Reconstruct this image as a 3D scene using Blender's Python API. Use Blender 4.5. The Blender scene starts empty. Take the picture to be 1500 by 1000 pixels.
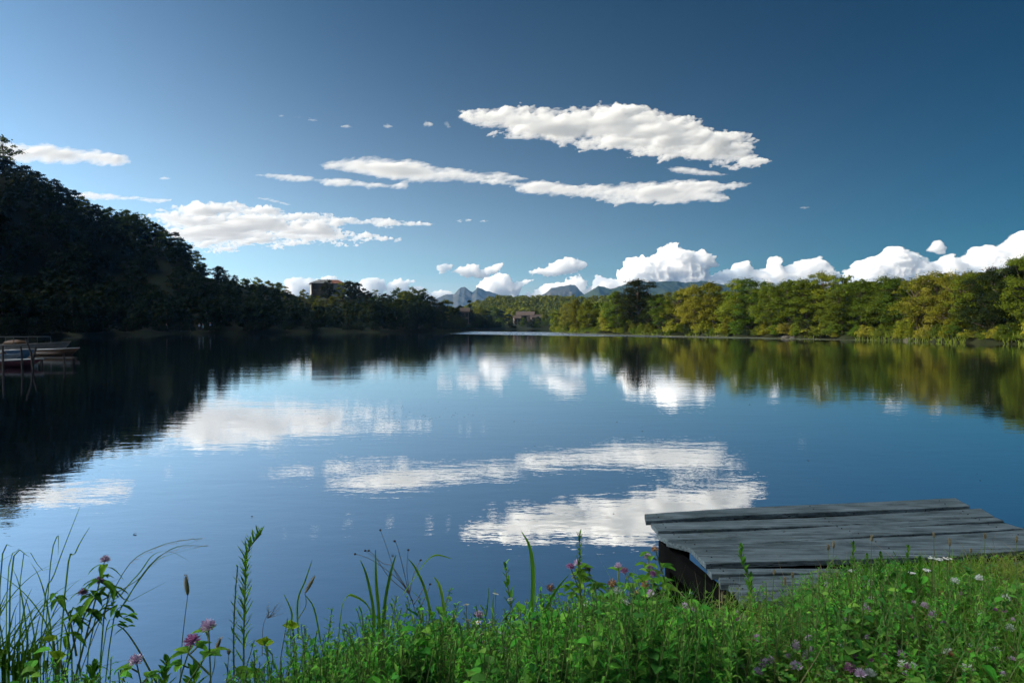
import bpy, math, random, colorsys
import numpy as np
from mathutils import Vector, Matrix, Euler

random.seed(7)
RNG = np.random.default_rng(7)
scene = bpy.context.scene
COL = scene.collection
CAM_H = 1.8
PITCH = math.atan(0.024)
FPX = 1000.0
rad = math.radians

# ------------------------------------------------------------------ helpers
def at(px, py, depth):
    """A point at forward distance `depth` seen at photo pixel (px, py)."""
    a = (px - 750) / FPX
    b = (500 - py) / FPX
    c, s = math.cos(PITCH), math.sin(PITCH)
    fy = c + b * s
    fz = -s + b * c
    k = depth / fy
    return Vector((a * k, depth, CAM_H + fz * k))

def at_z(px, py, z):
    """The point of the horizontal plane z seen at photo pixel (px, py)."""
    a = (px - 750) / FPX
    b = (500 - py) / FPX
    c, s = math.cos(PITCH), math.sin(PITCH)
    fy = c + b * s
    fz = -s + b * c
    k = (z - CAM_H) / fz
    return Vector((a * k, fy * k, z))

def tag(o, label=None, cat=None, group=None, kind=None):
    if label: o['label'] = label
    if cat: o['category'] = cat
    if group: o['group'] = group
    if kind: o['kind'] = kind
    return o

def empty(name, loc=(0, 0, 0), rz=0.0):
    o = bpy.data.objects.new(name, None)
    COL.objects.link(o)
    o.location = loc
    o.rotation_euler = (0, 0, rz)
    o.empty_display_size = 0.2
    return o

def link(name, me, parent=None, loc=None):
    o = bpy.data.objects.new(name, me)
    COL.objects.link(o)
    if parent is not None: o.parent = parent
    if loc is not None: o.location = loc
    return o

def copy_tree(o, parent=None):
    c = o.copy()
    COL.objects.link(c)
    if parent is not None: c.parent = parent
    for ch in list(o.children):
        copy_tree(ch, c)
    return c

class MB:
    """Collects vertices and faces (any polygon size) for one mesh."""
    def __init__(s): s.v, s.f, s.m, s.n = [], [], [], 0
    def add(s, verts, faces, mat=0):
        verts = np.asarray(verts, dtype=np.float32).reshape(-1, 3)
        s.v.append(verts)
        for f in faces:
            s.f.append(tuple(int(i) + s.n for i in f)); s.m.append(mat)
        s.n += len(verts)
    def addq(s, verts, quads, mat=0):
        """bulk quads/tris as an integer array"""
        verts = np.asarray(verts, dtype=np.float32).reshape(-1, 3)
        s.v.append(verts)
        s.f.append((np.asarray(quads, dtype=np.int64) + s.n, mat))
        s.n += len(verts)
    def box(s, c, size, rot=None, mat=0, taper=1.0):
        x, y, z = [k / 2 for k in size]
        P = [Vector((sx * x * (taper if sz > 0 else 1), sy * y * (taper if sz > 0 else 1), sz * z)) for sz in (-1, 1) for sy in (-1, 1) for sx in (-1, 1)]
        if rot is not None:
            R = rot if isinstance(rot, Matrix) else Euler(rot).to_matrix()
            P = [R @ p for p in P]
        c = Vector(c)
        s.add([p + c for p in P], [(0, 2, 3, 1), (4, 5, 7, 6), (0, 1, 5, 4), (1, 3, 7, 5), (3, 2, 6, 7), (2, 0, 4, 6)], mat)
    def bar(s, a, b, w, h, mat=0):
        """square bar from a to b"""
        a, b = Vector(a), Vector(b); d = b - a; L = d.length
        q = d.to_track_quat('Y', 'Z').to_matrix()
        s.box((a + b) / 2, (w, L, h), q, mat)
    def tube(s, pts, radii, n=6, mat=0, cap=True):
        pts = [Vector(p) for p in pts]
        V = []; F = []
        up = Vector((0.3, 0.1, 1))
        for i, p in enumerate(pts):
            t = (pts[min(i + 1, len(pts) - 1)] - pts[max(i - 1, 0)])
            if t.length < 1e-9: t = Vector((0, 0, 1))
            t.normalize()
            u = t.cross(Vector((0.31, 0.87, 0.12)))
            if u.length < 1e-3: u = t.cross(Vector((1, 0, 0)))
            u.normalize(); w = t.cross(u)
            r = radii[i] if hasattr(radii, '__len__') else radii
            for k in range(n):
                a = 2 * math.pi * k / n
                V.append(p + (u * math.cos(a) + w * math.sin(a)) * r)
        for i in range(len(pts) - 1):
            for k in range(n):
                k2 = (k + 1) % n
                F.append((i * n + k, i * n + k2, (i + 1) * n + k2, (i + 1) * n + k))
        if cap:
            F.append(tuple(range(n))[::-1]); F.append(tuple((len(pts) - 1) * n + k for k in range(n)))
        s.add(V, F, mat)
    def ball(s, c, r, n=8, m=6, mat=0, sc=(1, 1, 1), rough=0.0):
        V = []; F = []
        for i in range(m + 1):
            th = math.pi * i / m
            for k in range(n):
                a = 2 * math.pi * k / n
                rr = r * (1 + random.uniform(-rough, rough))
                V.append((c[0] + rr * sc[0] * math.sin(th) * math.cos(a), c[1] + rr * sc[1] * math.sin(th) * math.sin(a), c[2] + rr * sc[2] * math.cos(th)))
        for i in range(m):
            for k in range(n):
                k2 = (k + 1) % n
                F.append((i * n + k, (i + 1) * n + k, (i + 1) * n + k2, i * n + k2))
        s.add(V, F, mat)
    def mesh(s, name, mats, smooth=False):
        me = bpy.data.meshes.new(name)
        if not s.v: return me
        V = np.concatenate(s.v).astype(np.float32)
        loops = []; totals = []; mi = []
        j = 0
        small = []; smallm = []
        def flush():
            if small:
                loops.append(np.fromiter((i for f in small for i in f), dtype=np.int64)); totals.append(np.fromiter((len(f) for f in small), dtype=np.int64)); mi.append(np.array(smallm, dtype=np.int64))
                small.clear(); smallm.clear()
        for f in s.f:
            if isinstance(f, tuple) and len(f) == 2 and isinstance(f[0], np.ndarray):
                flush()
                q, mm = f
                loops.append(q.ravel()); totals.append(np.full(len(q), q.shape[1], dtype=np.int64)); mi.append(np.full(len(q), mm, dtype=np.int64))
            else:
                small.append(f); smallm.append(s.m[j]); j += 1
        flush()
        L = np.concatenate(loops); T = np.concatenate(totals); M = np.concatenate(mi)
        me.vertices.add(len(V)); me.vertices.foreach_set('co', V.ravel())
        me.loops.add(len(L)); me.loops.foreach_set('vertex_index', L.astype(np.int32))
        me.polygons.add(len(T))
        st = np.concatenate([[0], np.cumsum(T)[:-1]]).astype(np.int32)
        me.polygons.foreach_set('loop_start', st)
        try: me.polygons.foreach_set('loop_total', T.astype(np.int32))
        except Exception: pass
        me.polygons.foreach_set('material_index', M.astype(np.int32))
        for m in (mats if isinstance(mats, (list, tuple)) else [mats]): me.materials.append(m)
        me.polygons.foreach_set('use_smooth', np.full(len(T), bool(smooth)))
        me.update(calc_edges=True)
        me.validate(verbose=False)
        return me
    def build(s, name, mats, parent=None, loc=None, smooth=False):
        return link(name, s.mesh(name, mats, smooth), parent, loc)

# numpy value noise -----------------------------------------------------------
def _hash(ix, iy, iz, seed):
    h = (ix * 374761393 + iy * 668265263 + iz * 2147483647 + seed * 144665) & 0xffffffff
    h = ((h ^ (h >> 13)) * 1274126177) & 0xffffffff
    h = ((h ^ (h >> 16)) * 2246822519) & 0xffffffff
    return ((h ^ (h >> 15)) & 0xffffff) / float(0xffffff)
def vnoise(x, y, z=None, seed=0):
    x = np.asarray(x, dtype=np.float64); y = np.asarray(y, dtype=np.float64)
    z = np.zeros_like(x) if z is None else np.asarray(z, dtype=np.float64)
    ix, iy, iz = np.floor(x).astype(np.int64), np.floor(y).astype(np.int64), np.floor(z).astype(np.int64)
    fx, fy, fz = x - ix, y - iy, z - iz
    fx, fy, fz = [f * f * f * (f * (f * 6 - 15) + 10) for f in (fx, fy, fz)]
    out = 0
    for dx in (0, 1):
        for dy in (0, 1):
            for dz in (0, 1):
                w = (fx if dx else 1 - fx) * (fy if dy else 1 - fy) * (fz if dz else 1 - fz)
                out = out + w * _hash(ix + dx, iy + dy, iz + dz, seed)
    return out * 2 - 1
def fbm(x, y, z=None, oct=5, seed=0, gain=0.5, billow=False):
    a, s, t = 1.0, 0.0, 0.0
    x = np.asarray(x, dtype=np.float64); y = np.asarray(y, dtype=np.float64)
    for o in range(oct):
        k = 2.03 ** o
        n = vnoise(x * k + o * 17.3, y * k + o * 9.1, None if z is None else z * k, seed + o)
        if billow: n = 1 - 2 * np.abs(n)
        s = s + a * n; t += a; a *= gain
    return s / t
def smooth01(t):
    t = np.clip(t, 0, 1); return t * t * (3 - 2 * t)

# materials -------------------------------------------------------------------
def newmat(name):
    m = bpy.data.materials.new(name); m.use_nodes = True
    nt = m.node_tree; nt.nodes.clear()
    out = nt.nodes.new('ShaderNodeOutputMaterial')
    return m, nt, out
def nd(nt, typ, **kw):
    n = nt.nodes.new(typ)
    for k, v in kw.items():
        if k in n.inputs.keys() if isinstance(k, str) else False:
            n.inputs[k].default_value = v
        else: setattr(n, k, v)
    return n
def rgba(c): return (c[0], c[1], c[2], 1.0)
def surf(name, c1, c2=None, scale=5.0, rough=0.7, bump=0.0, bscale=40.0, stretch=(1, 1, 1), spec=0.3, metallic=0.0, coord='Object', detail=6.0, c3=None):
    """Principled with fractal two/three-colour variation and bump."""
    m, nt, out = newmat(name)
    b = nd(nt, 'ShaderNodeBsdfPrincipled'); b.inputs['Roughness'].default_value = rough
    b.inputs['Specular IOR Level'].default_value = spec; b.inputs['Metallic'].default_value = metallic
    nt.links.new(b.outputs[0], out.inputs[0])
    tc = nd(nt, 'ShaderNodeTexCoord'); mp = nd(nt, 'ShaderNodeMapping'); mp.inputs['Scale'].default_value = stretch
    nt.links.new(tc.outputs[coord], mp.inputs[0])
    if c2 is not None:
        n = nd(nt, 'ShaderNodeTexNoise'); n.inputs['Scale'].default_value = scale; n.inputs['Detail'].default_value = detail; n.inputs['Roughness'].default_value = 0.65
        nt.links.new(mp.outputs[0], n.inputs['Vector'])
        r = nd(nt, 'ShaderNodeValToRGB'); r.color_ramp.elements[0].position = 0.35; r.color_ramp.elements[1].position = 0.65
        r.color_ramp.elements[0].color = rgba(c1); r.color_ramp.elements[1].color = rgba(c2)
        if c3 is not None:
            e = r.color_ramp.elements.new(0.78); e.color = rgba(c3)
        nt.links.new(n.outputs[0], r.inputs[0]); nt.links.new(r.outputs[0], b.inputs['Base Color'])
    else: b.inputs['Base Color'].default_value = rgba(c1)
    if bump:
        n2 = nd(nt, 'ShaderNodeTexNoise'); n2.inputs['Scale'].default_value = bscale; n2.inputs['Detail'].default_value = 8
        nt.links.new(mp.outputs[0], n2.inputs['Vector'])
        bp = nd(nt, 'ShaderNodeBump'); bp.inputs['Strength'].default_value = 1.0; bp.inputs['Distance'].default_value = bump
        nt.links.new(n2.outputs[0], bp.inputs['Height']); nt.links.new(bp.outputs[0], b.inputs['Normal'])
    return m
def foliage(name, cols, trans=0.35, objvar=0.25, rough=0.8, spec=0.08, patch=None):
    """Leaves: colour picked per leaf (per mesh island) from a ramp, hue and value varied per plant, part of the light passes through."""
    m, nt, out = newmat(name)
    g = nd(nt, 'ShaderNodeNewGeometry'); oi = nd(nt, 'ShaderNodeObjectInfo')
    r = nd(nt, 'ShaderNodeValToRGB')
    cr = r.color_ramp
    cr.elements[0].color = rgba(cols[0]); cr.elements[1].color = rgba(cols[-1])
    for i, c in enumerate(cols[1:-1]):
        e = cr.elements.new((i + 1) / (len(cols) - 1)); e.color = rgba(c)
    nt.links.new(g.outputs['Random Per Island'], r.inputs[0])
    h = nd(nt, 'ShaderNodeHueSaturation')
    m1 = nd(nt, 'ShaderNodeMapRange'); m1.inputs['To Min'].default_value = 0.5 - 0.016 * objvar / 0.25; m1.inputs['To Max'].default_value = 0.5 + 0.022 * objvar / 0.25
    m2 = nd(nt, 'ShaderNodeMapRange'); m2.inputs['To Min'].default_value = 1 - objvar; m2.inputs['To Max'].default_value = 1 + objvar
    ml = nd(nt, 'ShaderNodeMath', operation='MULTIPLY'); ml.inputs[1].default_value = 7.31
    fr = nd(nt, 'ShaderNodeMath', operation='FRACT')
    nt.links.new(oi.outputs['Random'], m1.inputs[0]); nt.links.new(oi.outputs['Random'], ml.inputs[0]); nt.links.new(ml.outputs[0], fr.inputs[0]); nt.links.new(fr.outputs[0], m2.inputs[0])
    src = r.outputs[0]
    if patch:
        tc = nd(nt, 'ShaderNodeTexCoord'); pn = nd(nt, 'ShaderNodeTexNoise'); pn.inputs['Scale'].default_value = patch[0]; pn.inputs['Detail'].default_value = 5
        nt.links.new(tc.outputs['Object'], pn.inputs['Vector'])
        pr = nd(nt, 'ShaderNodeMapRange'); pr.inputs['From Min'].default_value = 0.42; pr.inputs['From Max'].default_value = 0.68; pr.inputs['To Max'].default_value = patch[2]; nt.links.new(pn.outputs[0], pr.inputs[0])
        mc = nd(nt, 'ShaderNodeMix', data_type='RGBA'); mc.inputs[7].default_value = rgba(patch[1]); nt.links.new(pr.outputs[0], mc.inputs[0]); nt.links.new(src, mc.inputs[6]); src = mc.outputs[2]
    nt.links.new(src, h.inputs['Color']); nt.links.new(m1.outputs[0], h.inputs['Hue']); nt.links.new(m2.outputs[0], h.inputs['Value'])
    b = nd(nt, 'ShaderNodeBsdfPrincipled'); b.inputs['Roughness'].default_value = rough; b.inputs['Specular IOR Level'].default_value = spec
    t = nd(nt, 'ShaderNodeBsdfTranslucent'); mx = nd(nt, 'ShaderNodeMixShader'); mx.inputs[0].default_value = trans
    nt.links.new(h.outputs[0], b.inputs['Base Color']); nt.links.new(h.outputs[0], t.inputs[0])
    nt.links.new(b.outputs[0], mx.inputs[1]); nt.links.new(t.outputs[0], mx.inputs[2]); nt.links.new(mx.outputs[0], out.inputs[0])
    return m

# ------------------------------------------------------------------ camera, light
cam_d = bpy.data.cameras.new('camera'); cam = bpy.data.objects.new('camera', cam_d); COL.objects.link(cam)
cam.location = (0, 0, CAM_H); cam.rotation_euler = (math.pi / 2 - PITCH, 0, 0)
cam_d.sensor_width = 36; cam_d.lens = 24; cam_d.clip_start = 0.05; cam_d.clip_end = 60000
scene.camera = cam

SUN_EL, SUN_AZ = rad(25.0), rad(-97.0)      # azimuth from +Y towards +X
sdir = Vector((math.sin(SUN_AZ) * math.cos(SUN_EL), math.cos(SUN_AZ) * math.cos(SUN_EL), math.sin(SUN_EL)))
sl = bpy.data.lights.new('sun', 'SUN'); sl.energy = 3.9; sl.angle = rad(0.5); sl.color = (1.0, 0.81, 0.56)
so = bpy.data.objects.new('sun', sl); COL.objects.link(so); so.rotation_euler = sdir.to_track_quat('Z', 'Y').to_euler()

SKY_FILL = 98.0
POL = (0.33, 1.1)
w = bpy.data.worlds.new('World'); scene.world = w; w.use_nodes = True
nt = w.node_tree; nt.nodes.clear()
wo = nt.nodes.new('ShaderNodeOutputWorld'); bg = nt.nodes.new('ShaderNodeBackground'); sk = nt.nodes.new('ShaderNodeTexSky')
sk.sky_type = 'NISHITA'; sk.sun_disc = False; sk.sun_elevation = SUN_EL; sk.sun_rotation = SUN_AZ
sk.altitude = 200; sk.air_density = 1.0; sk.dust_density = 0.6; sk.ozone_density = 4
hs = nt.nodes.new('ShaderNodeHueSaturation'); hs.inputs['Saturation'].default_value = 1.95; gm = nt.nodes.new('ShaderNodeGamma'); gm.inputs[1].default_value = 1.45; hs.inputs['Hue'].default_value = 0.483
nt.links.new(sk.outputs[0], gm.inputs[0]); nt.links.new(gm.outputs[0], hs.inputs['Color']); 
# the sky is deeper blue away from the sun, as through a polarising filter
tcw = nt.nodes.new('ShaderNodeTexCoord'); vm = nt.nodes.new('ShaderNodeVectorMath'); vm.operation = 'DOT_PRODUCT'
vm.inputs[1].default_value = (-1.0, -0.02, 0.0); nt.links.new(tcw.outputs['Generated'], vm.inputs[0])
mr0 = nt.nodes.new('ShaderNodeMath'); mr0.operation = 'MULTIPLY'; mr0.inputs[1].default_value = POL[1]; nt.links.new(vm.outputs['Value'], mr0.inputs[0])
mr1 = nt.nodes.new('ShaderNodeMath'); mr1.operation = 'EXPONENT'; nt.links.new(mr0.outputs[0], mr1.inputs[0])
mr = nt.nodes.new('ShaderNodeMath'); mr.operation = 'MULTIPLY'; mr.inputs[1].default_value = POL[0]; nt.links.new(mr1.outputs[0], mr.inputs[0])
vs_ = nt.nodes.new('ShaderNodeVectorMath'); vs_.operation = 'SCALE'
nt.links.new(hs.outputs[0], vs_.inputs[0]); nt.links.new(mr.outputs[0], vs_.inputs['Scale']); 
# pale moist air low over the land, whiter towards the sun
sx = nt.nodes.new('ShaderNodeSeparateXYZ'); nt.links.new(tcw.outputs['Generated'], sx.inputs[0])
e1 = nt.nodes.new('ShaderNodeMath'); e1.operation = 'ABSOLUTE'; nt.links.new(sx.outputs['Z'], e1.inputs[0])
e2 = nt.nodes.new('ShaderNodeMath'); e2.operation = 'MULTIPLY'; e2.inputs[1].default_value = -6.8; nt.links.new(e1.outputs[0], e2.inputs[0])
e3 = nt.nodes.new('ShaderNodeMath'); e3.operation = 'EXPONENT'; nt.links.new(e2.outputs[0], e3.inputs[0])
mr2 = nt.nodes.new('ShaderNodeMapRange'); mr2.interpolation_type = 'SMOOTHERSTEP'; mr2.inputs['From Min'].default_value = -0.9; mr2.inputs['From Max'].default_value = 1.0; mr2.inputs['To Min'].default_value = 0.6; mr2.inputs['To Max'].default_value = 17
nt.links.new(vm.outputs['Value'], mr2.inputs[0])
e4 = nt.nodes.new('ShaderNodeMath'); e4.operation = 'MULTIPLY'; nt.links.new(e3.outputs[0], e4.inputs[0]); nt.links.new(mr2.outputs[0], e4.inputs[1])
vp = nt.nodes.new('ShaderNodeVectorMath'); vp.operation = 'SCALE'; vp.inputs[0].default_value = (0.90, 0.96, 1.0); nt.links.new(e4.outputs[0], vp.inputs['Scale'])
mr3 = nt.nodes.new('ShaderNodeMapRange'); mr3.interpolation_type = 'SMOOTHERSTEP'; mr3.inputs['From Min'].default_value = 0.02; mr3.inputs['From Max'].default_value = 0.95; mr3.inputs['To Min'].default_value = 0; mr3.inputs['To Max'].default_value = 5.5; nt.links.new(vm.outputs['Value'], mr3.inputs[0])
e5 = nt.nodes.new('ShaderNodeMath'); e5.operation = 'MULTIPLY'; e5.inputs[1].default_value = -2.4; nt.links.new(e1.outputs[0], e5.inputs[0])
e6 = nt.nodes.new('ShaderNodeMath'); e6.operation = 'EXPONENT'; nt.links.new(e5.outputs[0], e6.inputs[0])
e7 = nt.nodes.new('ShaderNodeMath'); e7.operation = 'MULTIPLY'; nt.links.new(e6.outputs[0], e7.inputs[0]); nt.links.new(mr3.outputs[0], e7.inputs[1])
e8 = nt.nodes.new('ShaderNodeMath'); e8.operation = 'ADD'; nt.links.new(e4.outputs[0], e8.inputs[0]); nt.links.new(e7.outputs[0], e8.inputs[1]); nt.links.new(e8.outputs[0], vp.inputs['Scale'])
va = nt.nodes.new('ShaderNodeVectorMath'); va.operation = 'ADD'; nt.links.new(vs_.outputs[0], va.inputs[0]); nt.links.new(vp.outputs[0], va.inputs[1])

# bright sky patch near the sun, out of frame, added to light the bank
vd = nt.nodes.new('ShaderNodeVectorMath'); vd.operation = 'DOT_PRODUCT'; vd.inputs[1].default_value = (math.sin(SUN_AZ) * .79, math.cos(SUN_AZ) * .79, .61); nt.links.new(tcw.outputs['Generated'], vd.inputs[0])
mg = nt.nodes.new('ShaderNodeMapRange'); mg.interpolation_type = 'SMOOTHERSTEP'; mg.inputs['From Min'].default_value = 0.74; mg.inputs['From Max'].default_value = 1.0; mg.inputs['To Min'].default_value = 0; mg.inputs['To Max'].default_value = SKY_FILL; nt.links.new(vd.outputs['Value'], mg.inputs[0])
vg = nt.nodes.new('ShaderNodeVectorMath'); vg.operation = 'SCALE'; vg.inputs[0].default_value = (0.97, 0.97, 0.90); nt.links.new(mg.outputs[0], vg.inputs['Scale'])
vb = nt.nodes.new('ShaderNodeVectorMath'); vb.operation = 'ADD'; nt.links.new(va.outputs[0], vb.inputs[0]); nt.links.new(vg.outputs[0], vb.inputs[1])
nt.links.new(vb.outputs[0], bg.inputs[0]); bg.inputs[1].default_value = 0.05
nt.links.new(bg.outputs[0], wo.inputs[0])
scene.view_settings.view_transform = 'Standard'; scene.view_settings.look = 'None'; scene.view_settings.exposure = 0.6; scene.view_settings.gamma = 1.0
scene.render.engine = 'CYCLES'
cy = scene.cycles
cy.use_denoising = True
try: cy.denoiser = 'OPENIMAGEDENOISE'; cy.denoising_prefilter = 'ACCURATE'
except Exception: pass
cy.max_bounces = 16; cy.diffuse_bounces = 3; cy.glossy_bounces = 3; cy.transmission_bounces = 3; cy.volume_bounces = 12; cy.transparent_max_bounces = 16
cy.use_adaptive_sampling = True; cy.adaptive_threshold = 0.02
cy.sample_clamp_indirect = 8.0
HAZE = 7e-5
# ------------------------------------------------------------------ clouds
def cloud_mat(name, density, g=0.0, col=(.99, .975, .95)):
    m, nt, out = newmat(name)
    v = nd(nt, 'ShaderNodeVolumeScatter'); v.inputs['Color'].default_value = rgba(col); v.inputs['Density'].default_value = density; v.inputs['Anisotropy'].default_value = g
    nt.links.new(v.outputs[0], out.inputs['Volume'])
    return m

def poly_sd(P, X, Y):
    """signed distance (positive inside) to polygon P of arrays X, Y"""
    P = np.asarray(P, dtype=float); n = len(P)
    d = np.full(X.shape, 1e18); ins = np.zeros(X.shape, dtype=bool)
    for i in range(n):
        a, b = P[i], P[(i + 1) % n]
        ex, ey = b[0] - a[0], b[1] - a[1]
        wx, wy = X - a[0], Y - a[1]
        t = np.clip((wx * ex + wy * ey) / (ex * ex + ey * ey + 1e-12), 0, 1)
        d = np.minimum(d, (wx - ex * t) ** 2 + (wy - ey * t) ** 2)
        c = ((a[1] > Y) != (b[1] > Y)) & (X < (b[0] - a[0]) * (Y - a[1]) / (b[1] - a[1] + 1e-12) + a[0])
        ins ^= c
    d = np.sqrt(d)
    return np.where(ins, d, -d)

def biggest(cell):
    """only the largest connected patch of cells"""
    ny, nx = cell.shape; lab = np.zeros((ny, nx), int); best, bl_, k = 0, 0, 0
    todo = cell.copy()
    for j0, i0 in zip(*np.nonzero(cell)):
        if not todo[j0, i0]: continue
        k += 1; n = 0; st = [(j0, i0)]; todo[j0, i0] = False
        while st:
            j, i = st.pop(); lab[j, i] = k; n += 1
            for a, b in ((j + 1, i), (j - 1, i), (j, i + 1), (j, i - 1)):
                if 0 <= a < ny and 0 <= b < nx and todo[a, b]: todo[a, b] = False; st.append((a, b))
        if n > best: best, bl_ = n, k
    return lab == bl_

def lens(name, mapf, sd, X, Y, T, keep, mat, front, back):
    """closed shell over the grid cells where keep, thickness T, corners mapped by mapf"""
    ny, nx = X.shape
    cell = keep[:-1, :-1] & keep[1:, :-1] & keep[:-1, 1:] & keep[1:, 1:]
    cell = biggest(cell)
    # a vertex is on the rim when one of its four cells is missing
    full = np.zeros((ny, nx), int)
    full[:-1, :-1] += cell; full[1:, :-1] += cell; full[:-1, 1:] += cell; full[1:, 1:] += cell
    used = full > 0; inner = full == 4
    base, nrm = mapf(X, Y)
    idxF = -np.ones((ny, nx), int); idxB = idxF.copy()
    nF = used.sum(); idxF[used] = np.arange(nF)
    idxB[used] = idxF[used]; nI = inner.sum(); idxB[inner] = nF + np.arange(nI)
    Tf = np.where(inner, T, 0)
    VF = (base + nrm * (Tf * front)[..., None])[used]; VB = (base - nrm * (Tf * back)[..., None])[inner]
    jj, ii = np.nonzero(cell)
    q1 = np.stack([idxF[jj, ii], idxF[jj, ii + 1], idxF[jj + 1, ii + 1], idxF[jj + 1, ii]], 1)
    q2 = np.stack([idxB[jj, ii], idxB[jj + 1, ii], idxB[jj + 1, ii + 1], idxB[jj, ii + 1]], 1)
    ok = (q1 != q2[:, [0, 3, 2, 1]]).any(1)
    q = np.concatenate([q1[ok], q2[ok]])
    a_, b_, c_ = [np.concatenate([VF, VB])[q1[0:2000:7][:, k]] for k in (0, 1, 2)]
    if (np.cross(b_ - a_, c_ - a_) * nrm.reshape(-1, 3)[0]).sum() < 0: q = q[:, ::-1]
    mb = MB(); mb.addq(np.concatenate([VF, VB]), q)
    c = np.concatenate([VF, VB]).mean(0)
    mb.v = [mb.v[0] - c.astype(np.float32)]
    return mb.build(name, mat, None, Vector(c), smooth=True)

ALT = 800.0
def sheet_cloud(name, poly, label, thick, mat, amp=7.0, freq=0.03, aniso=2.2, edge=14.0, seed=1, step=1.0, pw=1.35, alt=ALT, tex=0.5, slant=0.25, group='flat streaky clouds high in the sky'):
    """A cloud sheet at one altitude; its outline (in photo pixels) is projected onto that altitude."""
    P = np.array(poly, float); x0, y0 = P.min(0) - amp * 1.5; x1, y1 = P.max(0) + amp * 1.5
    X, Y = np.meshgrid(np.arange(x0, x1, step), np.arange(y0, y1, step * 0.6))
    sd = poly_sd(P, X, Y)
    U = X + slant * 4 * (Y - y0)
    n = fbm(U * freq / aniso * 2, Y * freq * 2, oct=6, seed=seed, gain=0.6)
    n2 = fbm(U * freq * 0.9, Y * freq * 1.9, oct=5, seed=seed + 50, gain=0.6, billow=True)
    s2 = sd + amp * n * 1.7 + amp * 0.2 * n2 + amp * 0.9 * fbm(U * freq * 4, Y * freq * 9, oct=4, seed=seed + 90, gain=0.6)
    keep = s2 > 0
    prof = np.clip(s2 / (edge * 1.6), 0, 1) ** pw
    n3 = fbm(U * freq * 3, Y * freq * 7, oct=5, seed=seed + 80, gain=0.65)
    T = thick * prof * np.clip(1 + tex * (n2 * 0.5 + n * 1.1 + n3 * 0.9), 0.06, 3)
    def mapf(X, Y):
        a = (X - 750) / FPX; b = (500 - Y) / FPX
        c, s = math.cos(PITCH), math.sin(PITCH)
        fy = c + b * s; fz = -s + b * c
        k = (alt - CAM_H) / fz
        base = np.stack([a * k, fy * k, np.full_like(k, alt)], -1)
        return base, np.broadcast_to(np.array([0, 0, 1.0]), base.shape)
    o = lens(name, mapf, sd, X, Y, T, keep, mat, 0.7, 0.3)
    return tag(o, label, 'cloud', group)

def heap_cloud(name, poly, depth, label, thick, mat, amp=4.0, freq=0.06, edge=9.0, seed=1, step=0.8, group='heaped clouds over the horizon'):
    P = np.array(poly, float); x0, y0 = P.min(0) - amp * 1.5; x1, y1 = P.max(0) + amp * 1.5
    X, Y = np.meshgrid(np.arange(x0, x1, step), np.arange(y0, y1, step))
    sd = poly_sd(P, X, Y)
    n = fbm(X * freq, Y * freq * 1.2, oct=6, seed=seed, gain=0.55)
    wx_ = fbm(X * .02, Y * .02, oct=2, seed=seed + 70) * 6
    bw = fbm((X + wx_) * freq * 1.5, (Y - wx_) * freq * 1.7, oct=6, seed=seed + 9, gain=0.62, billow=True)
    s2 = sd + amp * (n * 0.9 + bw * 1.3)
    keep = s2 > 0
    prof = np.clip(1 - (1 - np.clip(s2 / edge, 0, 1)) ** 2, 0, 1) ** .8
    T = thick * prof * (1.0 + 0.5 * bw + 0.35 * n)
    T = np.clip(T, 0, None)
    def mapf(X, Y):
        a = (X - 750) / FPX; b = (500 - Y) / FPX
        c, s = math.cos(PITCH), math.sin(PITCH)
        fy = c + b * s; fz = -s + b * c
        k = depth / fy
        base = np.stack([a * k, np.full_like(k, depth), CAM_H + fz * k], -1)
        return base, np.broadcast_to(np.array([0, -1.0, 0]), base.shape)
    o = lens(name, mapf, sd, X, Y, T, keep, mat, 0.6, 0.4)
    return tag(o, label, 'cloud', group)

# ------------------------------------------------------------------ the clouds of this sky
VS = cloud_mat('cloud_vapour_thin', 0.04, col=(.965, .945, .915))
VH = cloud_mat('cloud_vapour_dense', 0.026, col=(.955, .925, .89))
VF = cloud_mat('cloud_vapour_faint', 0.016)
SG = 'flat streaky clouds high in the sky'
sheet_cloud('cloud', [(672,165),(700,162),(760,157),(830,155),(880,149),(930,153),(965,162),(1000,168),(1035,180),(1075,190),(1112,205),(1108,220),(1128,238),(1095,246),(1060,246),(1010,238),(960,230),(900,222),(840,214),(790,210),(740,200),(700,190),(684,180)], 'largest white cloud, a long wing shape high over the right half of the lake', 33, VS, amp=9, seed=3, edge=17, tex=0.75, freq=0.04)
sheet_cloud('cloud', [(362,256),(400,252),(440,254),(490,261),(560,268),(600,266),(594,276),(540,276),(480,272),(420,265)], 'thin white cloud streak tucked just under the flat smooth cloud', 15, VS, amp=3, seed=5, edge=7)
sheet_cloud('cloud', [(466,242),(500,230),(570,229),(610,236),(640,243),(690,248),(733,252),(775,262),(700,268),(640,270),(580,267),(520,256),(480,248)], 'flat smooth white cloud above the middle of the lake', 23, VS, amp=3.5, seed=6, edge=11)
sheet_cloud('cloud', [(668,258),(705,261),(760,262),(830,267),(900,269),(950,266),(990,260),(1030,263),(1055,268),(1108,269),(1065,277),(1050,283),(1072,291),(1040,297),(980,303),(930,300),(880,297),(820,290),(760,279)], 'long white cloud with a forked right end, under the wing shaped cloud', 23, VS, amp=4.5, seed=8, edge=11, tex=0.6)
sheet_cloud('cloud', [(972,246),(1000,243),(1040,250),(1092,258),(1040,258),(990,255)], 'small pointed white streak between the wing shaped and the forked cloud', 13, VS, amp=2, seed=9, edge=5)
sheet_cloud('cloud', [(-60,190),(20,205),(40,213),(70,207),(110,217),(160,222),(207,238),(170,245),(120,241),(60,240),(10,238),(-60,240)], 'white cloud lying behind the top of the steep dark hill', 21, VS, amp=4, seed=12, edge=11)
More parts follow.
